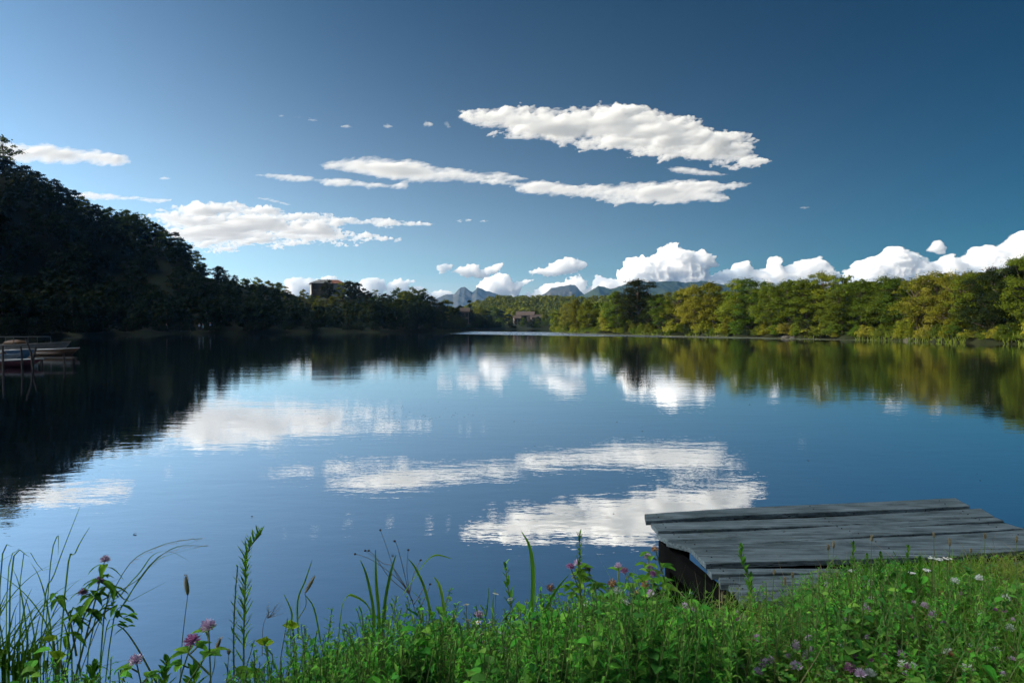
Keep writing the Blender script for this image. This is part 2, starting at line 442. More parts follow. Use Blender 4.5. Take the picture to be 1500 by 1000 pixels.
sheet_cloud('cloud', [(228,262),(240,258),(254,261),(245,265)], 'tiny lone white cloud near the dark hill', 8, VS, amp=1.5, seed=13, edge=3, step=.6)
sheet_cloud('cloud', [(90,285),(130,279),(165,283),(190,288),(250,293),(230,297),(180,294),(120,294)], 'thin white streak touching the middle of the dark hill skyline', 13, VS, amp=3, seed=14, edge=5)
sheet_cloud('cloud', [(180,306),(240,304),(275,296),(330,296),(370,303),(420,310),(480,316),(560,321),(632,331),(580,334),(520,333),(480,332),(500,341),(565,347),(520,355),(450,357),(380,364),(330,374),(290,368),(262,350),(225,326)], 'widest cloud, a streaked white sheet low over the left shore', 30, VF, amp=11, seed=15, edge=13, tex=1.7, aniso=6, freq=0.06, slant=0.1)
sheet_cloud('cloud', [(376,290),(400,290),(425,297),(442,300),(420,302),(395,297)], 'little white streak above the widest streaked cloud', 9, VS, amp=2, seed=17, edge=4, step=.7)
for i, (x, y, w_, h_, lab) in enumerate([(457,176,10,4,'small white cloud tuft, last of the row on the upper left'),(412,170,7,3,'faintest white tuft at the left end of the row of tufts'),(435,172,6,2.5,'small faint tuft second from the left in the row of tufts'),(509,186,12,3,'flat white tuft in the middle of the row of tufts'),(567,185,8,3,'tiny tuft alone between the flat tuft and the torn wisps'),(626,180,9,6,'torn white wisp left of the wing shaped cloud'),(655,182,6,6,'torn faint wisp just before the wing shaped cloud'),
    (669,323,8,2.5,'tiny flat white tuft below the flat smooth cloud'),(686,323,5,2,'smallest flat tuft between two others below the flat smooth cloud'),(711,324,9,2.5,'tiny flat white tuft nearest the middle below the long forked cloud'),(583,351,9,4,'little white tuft trailing behind the widest streaked cloud'),(1181,304,12,1.5,'lone thin cloud fleck over the right shore'),(682,170,14,5,'ragged white tuft at the tip of the wing shaped cloud')]):
    n_ = 9; pl = [(x + w_ * math.cos(6.28 * k / n_) * random.uniform(.7, 1.1), y + h_ * math.sin(6.28 * k / n_) * random.uniform(.6, 1.1)) for k in range(n_)]
    sheet_cloud('cloud', pl, lab, 8, VF if i in (1, 2, 6, 11) else VS, amp=2.2, seed=30 + i, edge=4, step=0.5, freq=.09, group='small cloud tufts')
HGp = 'heaped clouds over the horizon'
heap_cloud('cloud', [(862,440),(868,412),(878,404),(890,408),(903,408),(908,392),(920,380),(938,374),(950,375),(965,366),(985,358),(1000,364),(1015,370),(1030,364),(1045,378),(1047,388),(1034,396),(1050,404),(1070,410),(1090,425),(1100,445)], 6500, 'tallest heaped white cloud, above the dark domed tree', 300, VH, seed=2, edge=24, amp=5)
heap_cloud('cloud', [(1030,440),(1034,410),(1048,398),(1062,396),(1078,388),(1092,384),(1104,392),(1122,394),(1128,376),(1140,378),(1146,392),(1158,388),(1170,378),(1186,380),(1200,376),(1214,388),(1220,400),(1236,402),(1240,440)], 6600, 'heaped white cloud with small towers beside the tallest heap', 240, VH, seed=42, edge=20, amp=4.5)
heap_cloud('cloud', [(1236,440),(1238,396),(1252,382),(1270,378),(1286,376),(1300,366),(1326,366),(1345,376),(1362,384),(1375,380),(1392,374),(1406,382),(1420,392),(1425,440)], 6700, 'broad heaped white cloud over the brown-tinged trees', 260, VH, seed=43, edge=22, amp=5)
heap_cloud('cloud', [(1358,366),(1368,354),(1378,352),(1386,362),(1382,372),(1366,372)], 6500, 'small puff floating above the broad heaped cloud', 90, VH, seed=44, edge=10, amp=3)
heap_cloud('cloud', [(1404,440),(1408,380),(1420,366),(1440,362),(1462,362),(1480,350),(1495,340),(1530,328),(1580,330),(1600,440)], 6800, 'rising heaped cloud at the edge of the sky, beyond the tall open crowned tree', 300, VH, seed=45, edge=24, amp=5)
heap_cloud('cloud', [(775,398),(790,394),(806,386),(825,380),(846,378),(862,386),(855,394),(830,402),(800,404),(780,403)], 6400, 'lens shaped puffy cloud floating over the two mountains', 110, VH, seed=46, edge=10, amp=4)
heap_cloud('cloud', [(640,390),(650,387),(664,388),(658,398),(644,400)], 6400, 'leftmost small puff above the blue mountain', 80, VH, seed=47, edge=8, amp=3)
heap_cloud('cloud', [(662,398),(680,388),(700,386),(706,396),(722,386),(734,388),(728,400),(705,408),(690,406),(672,404)], 6400, 'ragged twin puff above the blue mountain', 100, VH, seed=48, edge=9, amp=4)
heap_cloud('cloud', [(694,440),(698,416),(712,406),(730,402),(744,405),(752,414),(780,410),(766,420),(760,432),(770,440)], 6900, 'puffy cloud leaning over the shoulder of the blue mountain', 150, VH, seed=49, edge=12, amp=4)
heap_cloud('cloud', [(752,440),(770,430),(790,424),(804,416),(826,412),(824,408),(846,404),(860,410),(858,424),(868,418),(876,424),(880,440)], 6900, 'low puffy bank between the two mountains', 140, VH, seed=50, edge=12, amp=4)
heap_cloud('cloud', [(415,440),(418,410),(440,405),(456,408),(480,405),(492,408),(500,412),(498,440)], 6900, 'pale cloud behind the ruined house', 140, VH, seed=51, edge=12, amp=3)
heap_cloud('cloud', [(518,440),(530,410),(545,407),(562,410),(566,420),(560,440)], 6900, 'pale low cloud behind the tree with a thin crown', 110, VH, seed=52, edge=10, amp=3)
heap_cloud('cloud', [(562,440),(566,412),(580,409),(600,409),(610,412),(600,418),(620,420),(640,440)], 6900, 'pale low cloud behind the forked green tree', 100, VH, seed=53, edge=9, amp=3)
heap_cloud('cloud', [(618,446),(628,428),(646,424),(660,426),(672,436),(660,446)], 6900, 'low pale cloud resting on the foot of the blue mountain', 90, VH, seed=54, edge=8, amp=3)

heap_cloud('cloud', [(860,442),(866,424),(920,414),(990,410),(1050,404),(1090,398),(1120,402),(1160,396),(1210,400),(1250,396),(1300,398),(1350,392),(1400,388),(1450,384),(1500,376),(1560,372),(1590,442)], 7400, 'long low cloud bank joining the heaped clouds just above the sunlit trees', 150, VH, seed=61, edge=14, amp=6)
# ------------------------------------------------------------------ terrain
LAKE = np.array([(-70,-5),(-60,-16),(-30,-8),(-14,-3),(-6,0.8),(-3.2,1.85),(-1.7,2.0),(-1.1,1.88),(-0.85,1.95),(-0.8,2.25),(-0.3,2.55),(0.35,2.92),(0.8,3.02),(1.0,3.06),(1.22,3.3),(1.5,3.55),(2.1,3.75),(3.4,3.95),(5,4.5),(10,5),(20,5),(40,14),(56,38),
  (48.5,60),(46,70),(44,80),(38,93),(35,102),(29,114),(24,124),(19,138),(15,155),(11,171),(13,182),(20,205),(25,240),(30,300),(10,306),(-4,303),(-9,250),(-11,218),(-18,182),(-35,171),(-50,166),(-66,152),(-73,125),(-66,92),(-56,68),(-49,50),(-52,35),(-60,20)], float)
RIDGE = np.array([(-90,-110,50),(-150,-60,88),(-152,0,88),(-149,55,64),(-143,120,44.5),(-141,185,42),(-132,195,37.5),(-120,200,31),(-109,203,25.5),(-98,202,22.5),(-93,205,15.5),(-87,216,11.5),(-84,255,10.5),(-62,242,11),(-45,234,9),(-30,222,5.5),(-20,213,2.5),(-12,262,1.5),(-2,335,1.5),(40,335,2),(62,210,1.3),(75,125,1.3),(90,60,1.3),(100,0,1.5),(60,-60,2),(0,-40,1.5),(-40,-55,8),(-90,-110,50)], float)  # crest beyond the left frame edge is raised to shade the near bank

def height(x, y):
    x = np.asarray(x, float); y = np.asarray(y, float)
    sd = -poly_sd(LAKE, x, y)                      # > 0 on land
    best = np.full(x.shape, 1e18); rh = np.zeros(x.shape)
    for i in range(len(RIDGE) - 1):
        a, b = RIDGE[i], RIDGE[i + 1]
        ex, ey = b[0] - a[0], b[1] - a[1]
        t = np.clip(((x - a[0]) * ex + (y - a[1]) * ey) / (ex * ex + ey * ey), 0, 1)
        d = (x - a[0] - ex * t) ** 2 + (y - a[1] - ey * t) ** 2
        h = a[2] + (b[2] - a[2]) * t
        m = d < best
        best = np.where(m, d, best); rh = np.where(m, h, rh)
    dr = np.sqrt(best)
    ds = np.clip(sd, 0, None)
    f = ds / (ds + dr + 0.1)
    f = np.where(dr > 0, f, 1)
    base = rh * smooth01(f ** 1.15) * (0.12 + 0.88 * np.exp(-(dr / 78) ** 2))
    far = np.sqrt(x * x + y * y)
    # wooded rise beyond the end of the lake, and low ground far away
    base = np.where(far > 420, base * (1 - smooth01((far - 420) / 250) * 0.7), base)
    base = base + 20 * np.exp(-((y - 640) / 130) ** 2) * smooth01((x + 75) / 65) * (1 - smooth01((x - 150) / 150)) * smooth01((y - 380) / 120)
    base = base + 9 * np.exp(-(((x + 122) / 34) ** 2 + ((y - 345) / 50) ** 2))
    lip = 0.54 * smooth01(ds / 0.3) + 0.1 * smooth01(ds / 3.0)
    h = lip + base * smooth01(ds / 6)
    h = h + 0.35 * np.clip(ds / 30, 0, 1) * fbm(x / 9, y / 9, oct=3, seed=4) + 0.02 * fbm(x * 2, y * 2, oct=3, seed=5)
    return np.where(sd > 0, h, -np.clip(-sd * 0.45, 0.0, 1.4) - 0.02)
def hz(x, y): return float(height(np.array([x]), np.array([y]))[0])

def make_ground():
    na = 900; rr = np.concatenate([[0.3], 0.5 * 1.048 ** np.arange(0, 198)])
    rr = rr[rr < 4450]; rr = np.append(rr, 4450)
    # finer rays in front of the camera than behind it
    u = np.linspace(-1, 1, na, endpoint=False); th = math.pi * (0.45 * u + 0.55 * u ** 3)
    R, T = np.meshgrid(rr, th, indexing='ij')
    X, Y = R * np.sin(T), R * np.cos(T)
    Z = height(X, Y)
    nr = len(rr)
    V = np.stack([X, Y, Z], -1).reshape(-1, 3)
    i, j = np.meshgrid(np.arange(nr - 1), np.arange(na), indexing='ij')
    j2 = (j + 1) % na
    q = np.stack([i * na + j, (i + 1) * na + j, (i + 1) * na + j2, i * na + j2], -1).reshape(-1, 4)[:, ::-1]
    mb = MB(); V = np.concatenate([V, [[0, 0, hz(0, 0.01)]]])
    c = len(V) - 1
    tri = np.stack([np.full(na, c), (np.arange(na) + 1) % na, np.arange(na)], 1)
    mb.addq(V, q); mb.f.append((tri.astype(np.int64), 0))
    return mb
m_ground = surf('bank_soil', (0.011, 0.018, 0.005), (0.018, 0.02, 0.008), scale=1.2, rough=0.95, bump=0.03, bscale=9, spec=0.1, c3=(0.022, 0.035, 0.008))
tag(make_ground().build('ground', m_ground, smooth=True), kind='structure')

# water ------------------------------------------------------------------
def water_mat():
    m, nt, out = newmat('lake_water')
    L = nt.links.new
    gl = nd(nt, 'ShaderNodeBsdfGlossy'); gl.inputs['Color'].default_value = (0.95, 0.96, 0.97, 1)
    df = nd(nt, 'ShaderNodeBsdfDiffuse'); df.inputs['Color'].default_value = (0.006, 0.014, 0.018, 1)
    fr = nd(nt, 'ShaderNodeFresnel'); fr.inputs['IOR'].default_value = 6.0
    mx = nd(nt, 'ShaderNodeMixShader')
    tc = nd(nt, 'ShaderNodeTexCoord')
    def noise(scale, sx, sy, detail=3, rot=0.0):
        mp = nd(nt, 'ShaderNodeMapping'); mp.inputs['Scale'].default_value = (sx, sy, 1); mp.inputs['Rotation'].default_value = (0, 0, rot)
        L(tc.outputs['Object'], mp.inputs[0])
        n = nd(nt, 'ShaderNodeTexNoise'); n.inputs['Scale'].default_value = scale; n.inputs['Detail'].default_value = detail
        L(mp.outputs[0], n.inputs['Vector']); return n
    def math_(op, a, b=None, clamp=False):
        k = nd(nt, 'ShaderNodeMath', operation=op); k.use_clamp = clamp
        for i, v in enumerate((a, b)):
            if v is None: continue
            if isinstance(v, (int, float)): k.inputs[i].default_value = v
            else: L(v, k.inputs[i])
        return k.outputs[0]
    n1 = noise(3.2, 0.7, 1.4, 3, 0.1)       # hand-sized ripples
    n2 = noise(0.55, 0.6, 1.5, 3, -0.06)    # slow swell
    n3 = noise(14, 0.8, 1.3, 2, 0.3)
    patch = noise(0.035, 0.5, 1.3, 4, 0.3)
    pr = nd(nt, 'ShaderNodeMapRange'); pr.inputs['From Min'].default_value = 0.4; pr.inputs['From Max'].default_value = 0.65; pr.inputs['To Min'].default_value = 0.55; pr.inputs['To Max'].default_value = 1.35
    L(patch.outputs[0], pr.inputs[0])
    # wind-ruffled streak across the mouth of the lake
    sp = nd(nt, 'ShaderNodeSeparateXYZ'); L(tc.outputs['Object'], sp.inputs[0])
    wob = noise(0.05, 1, 1, 2)
    yy = math_('ADD', sp.outputs['Y'], math_('MULTIPLY', wob.outputs[0], 8.0))
    yl = math_('ADD', yy, math_('MULTIPLY', sp.outputs['X'], 1.15))
    a = nd(nt, 'ShaderNodeMapRange', interpolation_type='SMOOTHSTEP'); a.inputs['From Min'].default_value = RUFF[0]; a.inputs['From Max'].default_value = RUFF[0] + 5; L(yl, a.inputs[0])
    b = nd(nt, 'ShaderNodeMapRange', interpolation_type='SMOOTHSTEP'); b.inputs['From Min'].default_value = RUFF[1]; b.inputs['From Max'].default_value = RUFF[1] + 12; b.inputs['To Min'].default_value = 1; b.inputs['To Max'].default_value = 0; L(yl, b.inputs[0])
    c = nd(nt, 'ShaderNodeMapRange', interpolation_type='SMOOTHSTEP'); c.inputs['From Min'].default_value = RUFF[2]; c.inputs['From Max'].default_value = RUFF[2] + 6; L(sp.outputs['X'], c.inputs[0])
    ruf = math_('MULTIPLY', math_('MULTIPLY', a.outputs[0], b.outputs[0]), c.outputs[0])
    hsum = math_('ADD', math_('MULTIPLY', n1.outputs[0], 0.0024), math_('ADD', math_('MULTIPLY', n2.outputs[0], 0.0052), math_('MULTIPLY', n3.outputs[0], 0.0005)))
    h1 = math_('MULTIPLY', hsum, pr.outputs[0])
    n4 = noise(5.0, 0.8, 1.2, 2, 0.2)
    h2 = math_('MULTIPLY', math_('MULTIPLY', n4.outputs[0], 0.16), ruf)
    bp = nd(nt, 'ShaderNodeBump'); bp.inputs['Strength'].default_value = 1.0; bp.inputs['Distance'].default_value = 1.0
    L(math_('ADD', h1, h2), bp.inputs['Height'])
    L(bp.outputs[0], gl.inputs['Normal']); L(bp.outputs[0], fr.inputs['Normal'])
    rg = math_('ADD', 0.008, math_('MULTIPLY', ruf, 0.25)); L(rg, gl.inputs['Roughness'])
    L(math_('ADD', math_('MULTIPLY', fr.outputs[0], 0.15), 0.85), mx.inputs[0]); L(df.outputs[0], mx.inputs[1]); L(gl.outputs[0], mx.inputs[2]); L(mx.outputs[0], out.inputs[0])
    return m
RUFF = (128.0, 178.0, -14.0)
me = bpy.data.meshes.new('water')
gx = np.linspace(-120, 80, 21); gy = np.linspace(-40, 330, 38)
XX, YY = np.meshgrid(gx, gy); n_ = len(gx)
i, j = np.meshgrid(np.arange(len(gy) - 1), np.arange(n_ - 1), indexing='ij')
mb = MB(); mb.addq(np.stack([XX, YY, 0 * XX], -1).reshape(-1, 3), np.stack([i * n_ + j, i * n_ + j + 1, (i + 1) * n_ + j + 1, (i + 1) * n_ + j], -1).reshape(-1, 4))
tag(mb.build('water', water_mat()), kind='structure')

# mountains ------------------------------------------------------------------
def mountain(pts, depth, thick, name, label, seed, mat, rough=6, cat='mountain'):
    """a ridge with real slopes: crest through the given photo points, falling away to the front and back"""
    P = [at(px, py, depth) for px, py in pts]
    xs = np.array([p.x for p in P]); zs = np.array([p.z for p in P])
    nx, ny = 420, 90
    X = np.linspace(xs[0], xs[-1], nx); V = np.linspace(-1, 1, ny)
    crest = np.interp(X, xs, zs)
    XX, VV = np.meshgrid(X, V)
    YY = depth + VV * thick
    rid = fbm(XX / (thick * 0.35) + 3.1 * VV, VV * 1.3, oct=6, seed=seed, gain=0.55, billow=True)
    fall = 1 - np.abs(VV) ** 0.85
    C = np.tile(crest, (ny, 1))
    Z = C * fall * (1 + 0.32 * rid * np.abs(VV) ** 0.5 * 1.3)
    Z += fbm(XX / 22, YY / 22, oct=4, seed=seed + 3) * rough * np.clip(C / 100, 0, 1) * 0.6
    Z = Z - 2
    i, j = np.meshgrid(np.arange(ny - 1), np.arange(nx - 1), indexing='ij')
    mb = MB(); c = np.array([X.mean(), depth, 0])
    mb.addq(np.stack([XX, YY, Z], -1).reshape(-1, 3) - c, np.stack([i * nx + j, i * nx + j + 1, (i + 1) * nx + j + 1, (i + 1) * nx + j], -1).reshape(-1, 4))
    return tag(mb.build(name, mat, None, Vector(c), smooth=True), kind='structure')
m_rock = surf('mountain_rock', (0.03, 0.04, 0.025), (0.08, 0.075, 0.07), scale=0.02, rough=0.95, spec=0.1, c3=(0.13, 0.12, 0.11), detail=10)
m_rock2 = surf('mountain_woods', (0.02, 0.03, 0.014), (0.035, 0.045, 0.02), scale=0.03, rough=0.95, spec=0.1, detail=10)
mountain([(560,470),(610,448),(640,435),(655,430),(665,429),(674,421),(681,420),(692,426),(699,420),(712,424),(730,430),(745,436),(770,445),(810,470)], 4000, 330, 'mountain', '', 11, m_rock, 8)
mountain([(700,470),(740,440),(752,434),(765,431),(778,434),(800,438),(850,470)], 2900, 200, 'mountain', '', 15, m_rock2, 4)
mountain([(750,470),(780,443),(790,434),(800,427),(806,421),(812,419),(818,418),(826,416),(836,415),(843,418),(850,425),(858,431),(870,440),(900,470)], 3500, 260, 'mountain', '', 21, m_rock, 9)
mountain([(800,470),(848,433),(860,428),(870,421),(876,417),(884,419),(894,423),(905,420),(915,416),(935,413),(960,412),(985,410),(1000,411),(1020,410),(1040,412),(1090,420),(1180,440),(1300,470)], 3100, 260, 'mountain', '', 31, m_rock2, 7)
# ------------------------------------------------------------------ trees
LEAF_Q = np.array([(-0.5, -0.5), (0.5, -0.35), (0.42, 0.5), (-0.38, 0.42)])
def leaf_cloud(pts, nrm, size, rng, jit=0.55, stretch=1.0):
    """one small four-sided leaf spray per point, facing roughly along nrm"""
    n = len(pts)
    N = nrm + rng.normal(0, jit, (n, 3)); N /= np.linalg.norm(N, axis=1, keepdims=True) + 1e-9
    A = rng.normal(0, 1, (n, 3)); U = np.cross(N, A); U /= np.linalg.norm(U, axis=1, keepdims=True) + 1e-9
    W = np.cross(N, U)
    s = (size * rng.uniform(0.55, 1.35, n))[:, None]
    V = []
    for a, b in LEAF_Q:
        V.append(pts + U * s * a * stretch + W * s * b + N * s * rng.uniform(-0.12, 0.12, (n, 1)))
    V = np.stack(V, 1).reshape(-1, 3)
    return V, np.arange(4 * n).reshape(-1, 4)

def clump_points(c, r, n, rng, flat=0.7):
    d = rng.normal(0, 1, (n, 3)); d /= np.linalg.norm(d, axis=1, keepdims=True)
    d[:, 2] = np.where(d[:, 2] < -0.3, -d[:, 2] * 0.5, d[:, 2])
    rad_ = r * (0.55 + 0.5 * rng.random(n) ** 0.6)[:, None]
    P = c + d * rad_ * np.array([1, 1, flat])
    return P, d

def tree_parts(seed, H=9.0, R=3.0, base=0.18, n_cl=34, n_leaf=5000, leaf=0.2, shape='round', clump=0.9, flat=0.85, open_=0.0):
    """returns (trunk MB, crown MB); crown = many leaf sprays in clumps at limb ends"""
    rng = np.random.default_rng(seed); rnd = random.Random(seed)
    tr = MB(); cr = MB()
    lean = Vector((rnd.uniform(-.08, .08), rnd.uniform(-.08, .08), 1))
    top = H * 0.9
    def axis(t): return Vector((lean.x * t * H + 0.12 * math.sin(t * 5 + seed), lean.y * t * H + 0.12 * math.cos(t * 4 + seed), t * top))
    tr.tube([axis(t / 7) for t in range(8)], [0.022 * H * (1 - 0.85 * t / 7) + 0.01 for t in range(8)], 7)
    cl = []
    for i in range(n_cl):
        t = base + (1 - base) * ((i + rnd.random()) / n_cl)
        u = (t - base) / (1 - base)
        if shape == 'round': prof = math.sin(math.pi * min(1, 0.12 + 0.86 * u)) ** 0.65
        elif shape == 'wide': prof = math.sin(math.pi * min(1, 0.2 + 0.76 * u ** 1.2)) ** 0.5
        elif shape == 'cone': prof = max(0.06, (1 - u) ** 0.9)
        elif shape == 'bush': prof = math.cos(u * math.pi / 2 * 0.9) ** 0.5
        else: prof = 0.55 + 0.45 * math.sin(math.pi * u)
        a = i * 2.399 + rnd.uniform(-.5, .5)
        rr = R * prof * rnd.uniform(0.3, 1.08)
        if u > 0.93: rr *= 0.4
        o = axis(min(1, t * 0.92)); p = o + Vector((math.cos(a) * rr, math.sin(a) * rr, rnd.uniform(-.03, .1) * H + (0.06 * H if u > .8 else 0)))
        p.z = max(p.z, 0.3)
        cl.append((p, clump * rnd.uniform(0.65, 1.35) * (0.75 + 0.3 * prof)))
        if i % 2 == 0 or open_ > 0:
            s = axis(max(base * 0.6, t * 0.92 - 0.16)); mid = (s + p) / 2 + Vector((0, 0, -0.04 * H * rnd.random()))
            r0 = 0.007 * H
            tr.tube([s, mid, p], [r0, r0 * 0.6, r0 * 0.2], 5, cap=False)
    per = max(12, n_leaf // n_cl)
    PP, NN = [], []
    for p, r in cl:
        k = int(per * (r / clump) ** 1.6)
        P, d = clump_points(np.array(p), r, k, rng, flat)
        PP.append(P); NN.append(d + np.array([0, 0, 0.35]))
        # a few stray sprays beyond the clump for a broken outline
        k2 = max(2, k // 5)
        P2, d2 = clump_points(np.array(p) + np.array([0, 0, .15 * r]), r * 1.5, k2, rng, flat)
        PP.append(P2); NN.append(d2)
    P = np.concatenate(PP); N = np.concatenate(NN)
    V, Q = leaf_cloud(P, N, leaf, rng)
    cr.addq(V, Q)
    return tr, cr

bark = surf('bark', (0.05, 0.038, 0.028), (0.11, 0.09, 0.07), scale=6, rough=0.9, bump=0.02, bscale=20, stretch=(1, 1, .25), spec=0.15)
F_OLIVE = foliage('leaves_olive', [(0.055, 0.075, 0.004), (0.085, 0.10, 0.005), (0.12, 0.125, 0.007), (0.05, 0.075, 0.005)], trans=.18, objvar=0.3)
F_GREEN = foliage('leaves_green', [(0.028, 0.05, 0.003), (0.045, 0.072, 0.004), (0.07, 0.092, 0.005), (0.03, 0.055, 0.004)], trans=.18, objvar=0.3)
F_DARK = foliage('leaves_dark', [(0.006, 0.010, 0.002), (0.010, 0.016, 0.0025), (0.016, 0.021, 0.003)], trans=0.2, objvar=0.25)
F_RUST = foliage('leaves_brownish', [(0.10, 0.10, 0.012), (0.125, 0.125, 0.015), (0.15, 0.145, 0.02), (0.10, 0.11, 0.011)], trans=.18, objvar=0.2)
F_YEL = foliage('leaves_yellow', [(0.14, 0.15, 0.012), (0.2, 0.2, 0.02), (0.12, 0.14, 0.014)], objvar=0.2)

MATS = {'olive': F_OLIVE, 'green': F_GREEN, 'dark': F_DARK, 'rust': F_RUST, 'yellow': F_YEL}
_tm = {}
def tree_meshes(key, **kw):
    if key not in _tm:
        tr, cr = tree_parts(**kw)
        _tm[key] = (tr.mesh('trunk', bark, True), {}, cr)
    return _tm[key]
def crown_mesh(key, col):
    t, d, cr = _tm[key]
    if col not in d:
        d[col] = cr.mesh('crown', MATS[col]) if not d else next(iter(d.values())).copy()
        d[col].materials.clear(); d[col].materials.append(MATS[col])
    return d[col]
def tree(name, key, col, x, y, s=1.0, rz=0.0, label='', group=None, zs=1.0, cat='tree', dz=-0.15):
    e = empty(name, (x, y, hz(x, y) + dz), rz); e.scale = (s, s, s * zs)
    link('trunk', _tm[key][0], e); link('crown', crown_mesh(key, col), e)
    tag(e, label, cat, group)
    return e
KIT = {
    'r1': dict(seed=1, H=9, R=3.0, n_cl=64, n_leaf=17100, leaf=0.13, shape='round', clump=0.85, base=0.12),
    'r2': dict(seed=2, H=9, R=3.3, n_cl=70, n_leaf=17100, leaf=0.13, shape='wide', clump=0.8, base=0.16, flat=0.75),
    'r3': dict(seed=3, H=9, R=2.6, n_cl=56, n_leaf=15200, leaf=0.12, shape='round', clump=0.8, base=0.1),
    'r4': dict(seed=4, H=9, R=3.1, n_cl=76, n_leaf=16150, leaf=0.11, shape='col', clump=0.68, base=0.15, flat=0.7, open_=1),
    'r5': dict(seed=5, H=9, R=2.3, n_cl=66, n_leaf=16150, leaf=0.11, shape='col', clump=0.7, base=0.08),
    'r6': dict(seed=16, H=9, R=3.4, n_cl=84, n_leaf=18050, leaf=0.12, shape='wide', clump=0.75, base=0.1, flat=0.8),
    'sparse': dict(seed=6, H=9, R=2.6, n_cl=30, n_leaf=1500, leaf=0.2, shape='wide', clump=0.6, base=0.35, flat=0.7, open_=1),
    'conifer': dict(seed=7, H=9, R=1.3, n_cl=40, n_leaf=2600, leaf=0.22, shape='cone', clump=0.45, base=0.08, flat=0.4),
    'bush': dict(seed=8, H=2.2, R=1.4, n_cl=14, n_leaf=1600, leaf=0.11, shape='bush', clump=0.5, base=0.05),
    'bush2': dict(seed=9, H=1.4, R=1.5, n_cl=12, n_leaf=1300, leaf=0.1, shape='bush', clump=0.45, base=0.05),
    'h1': dict(seed=21, H=9, R=3.2, n_cl=26, n_leaf=2200, leaf=0.34, shape='round', clump=1.05, base=0.1),
    'h2': dict(seed=22, H=9, R=3.5, n_cl=28, n_leaf=2200, leaf=0.34, shape='wide', clump=1.0, base=0.12, flat=0.8),
    'h3': dict(seed=23, H=9, R=2.8, n_cl=28, n_leaf=2000, leaf=0.32, shape='col', clump=0.9, base=0.1),
    'h4': dict(seed=24, H=9, R=3.0, n_cl=22, n_leaf=1700, leaf=0.36, shape='round', clump=1.0, base=0.1, flat=0.75),
}
for k, v in KIT.items(): tree_meshes(k, **v)

def depth_on_land(px, off, lo=50, hi=420):
    """first depth along the pixel column where the land begins beyond the lake, plus off"""
    ys = np.arange(lo, hi, 0.5); xs = (px - 750) / FPX * ys
    sd = poly_sd(LAKE, xs, ys)
    land = sd < 0
    k = np.argmax(land & (ys > lo))
    return ys[k] + off

def put(px, top, off, key, col, label, group=None, name='broadleaf_tree', depth=None, rz=None, wide=1.0, cat='tree'):
    """a tree in pixel column px whose top reaches photo row `top`, rooted where the ground is"""
    d = depth if depth is not None else depth_on_land(px, off)
    x = (px - 750) / FPX * d
    g = hz(x, d)
    H = at(px, top, d).z - g
    Hm = KIT[key]['H'] * 1.04
    s = max(0.15, H / Hm)
    e = tree(name, key, col, x, d, s * wide, random.uniform(0, 6.28) if rz is None else rz, label, group, zs=1 / wide, cat=cat)
    PLACED.append((x, d, H))
    return e
PLACED = []

# ---- right shore: every tree in the front row stands out and gets its own description
RG = 'sunlit trees along the far right bank'
right = [  # px, top row, extra depth, kind, colour, label, width
 (828,441,1,'r5','rust','brownish green slender tree at the very tip of the wooded spit',1.0),
 (845,436,2,'r3','olive','rounded olive tree second from the tip of the wooded spit',1.05),
 (862,438,3,'r1','olive','olive crown with a soft silvery top near the tip of the spit',1.0),
 (884,452,0.5,'r3','yellow','small bright yellow-green tree leaning over the water before darker trees',0.9),
 (905,424,3,'r1','green','mid green tree just beside the tall dark domed tree',1.0),
 (934,403,4,'r5','dark','tallest dark domed tree rising above its neighbours on the spit',1.5),
 (958,428,3,'r4','dark','dark green tree tucked against the flank of the tall dark domed tree',1.0),
 (972,431,2,'r2','green','green tree between the dark domed tree and the yellow-olive grove',1.0),
 (992,419,3,'r4','olive','olive tree with broken top at the start of the yellow-olive grove',1.0),
 (1018,412,3,'r6','yellow','broad yellow-green tree, brightest in the yellow-olive grove',0.9),
 (1046,408,4,'r2','olive','olive tree with a feathery top above the tumbled reeds',1.0),
 (1075,406,4,'r1','olive','full round olive crown in the middle of the olive grove',1.0),
 (1102,402,4,'r4','green','green feathery tree with two raised tips',1.0),
 (1130,409,3,'r6','olive','broad olive tree with a low rounded top',1.0),
 (1158,406,4,'r2','green','green tree with layered boughs beside the broad olive tree',1.0),
 (1180,404,5,'r4','olive','thin topped olive tree rising over layered green boughs',1.0),
 (1205,392,6,'r4','olive','open crowned tree whose thin top pokes highest against the heaped clouds',0.85),
 (1234,395,6,'sparse','green','airy dark topped tree standing up beside the open crowned tree',1.0),
 (1228,420,2,'r2','green','layered bright green tree low at the water below the airy tree',1.0),
 (1262,404,4,'r6','green','wide flat-topped green tree behind the weedy bank',1.0),
 (1290,402,4,'r1','green','round green tree above the weedy bank',1.0),
 (1318,400,4,'r2','green','green tree with spreading boughs next to the brown-tinged tree',1.0),
 (1345,398,4,'r4','olive','thin leaved olive tree with bare looking boughs beside the large brown-tinged crown',1.1),
 (1372,391,5,'r6','rust','large brown-tinged crown in the middle of the high green trees',1.0),
 (1402,392,4,'r4','olive','olive tree with pale stems showing low down, just past the large brown-tinged crown',1.0),
 (1428,394,4,'r2','green','green tree second past the large brown-tinged crown',1.0),
 (1455,384,3,'r6','dark','dark broad tree standing over a black hollow in the bank',1.0),
 (1478,380,4,'r1','dark','deep green tree second from the frame edge on the sunny bank',1.0),
 (1497,364,4,'r4','green','tall open crowned tree at the frame edge on the sunny bank',1.0),
 (1530,372,3,'r6','green','large green tree partly cut by the frame edge',1.0),
]
for px, top, off, k, c, lab, wd in right:
    put(px, top, off, k, c, lab, RG, wide=wd)
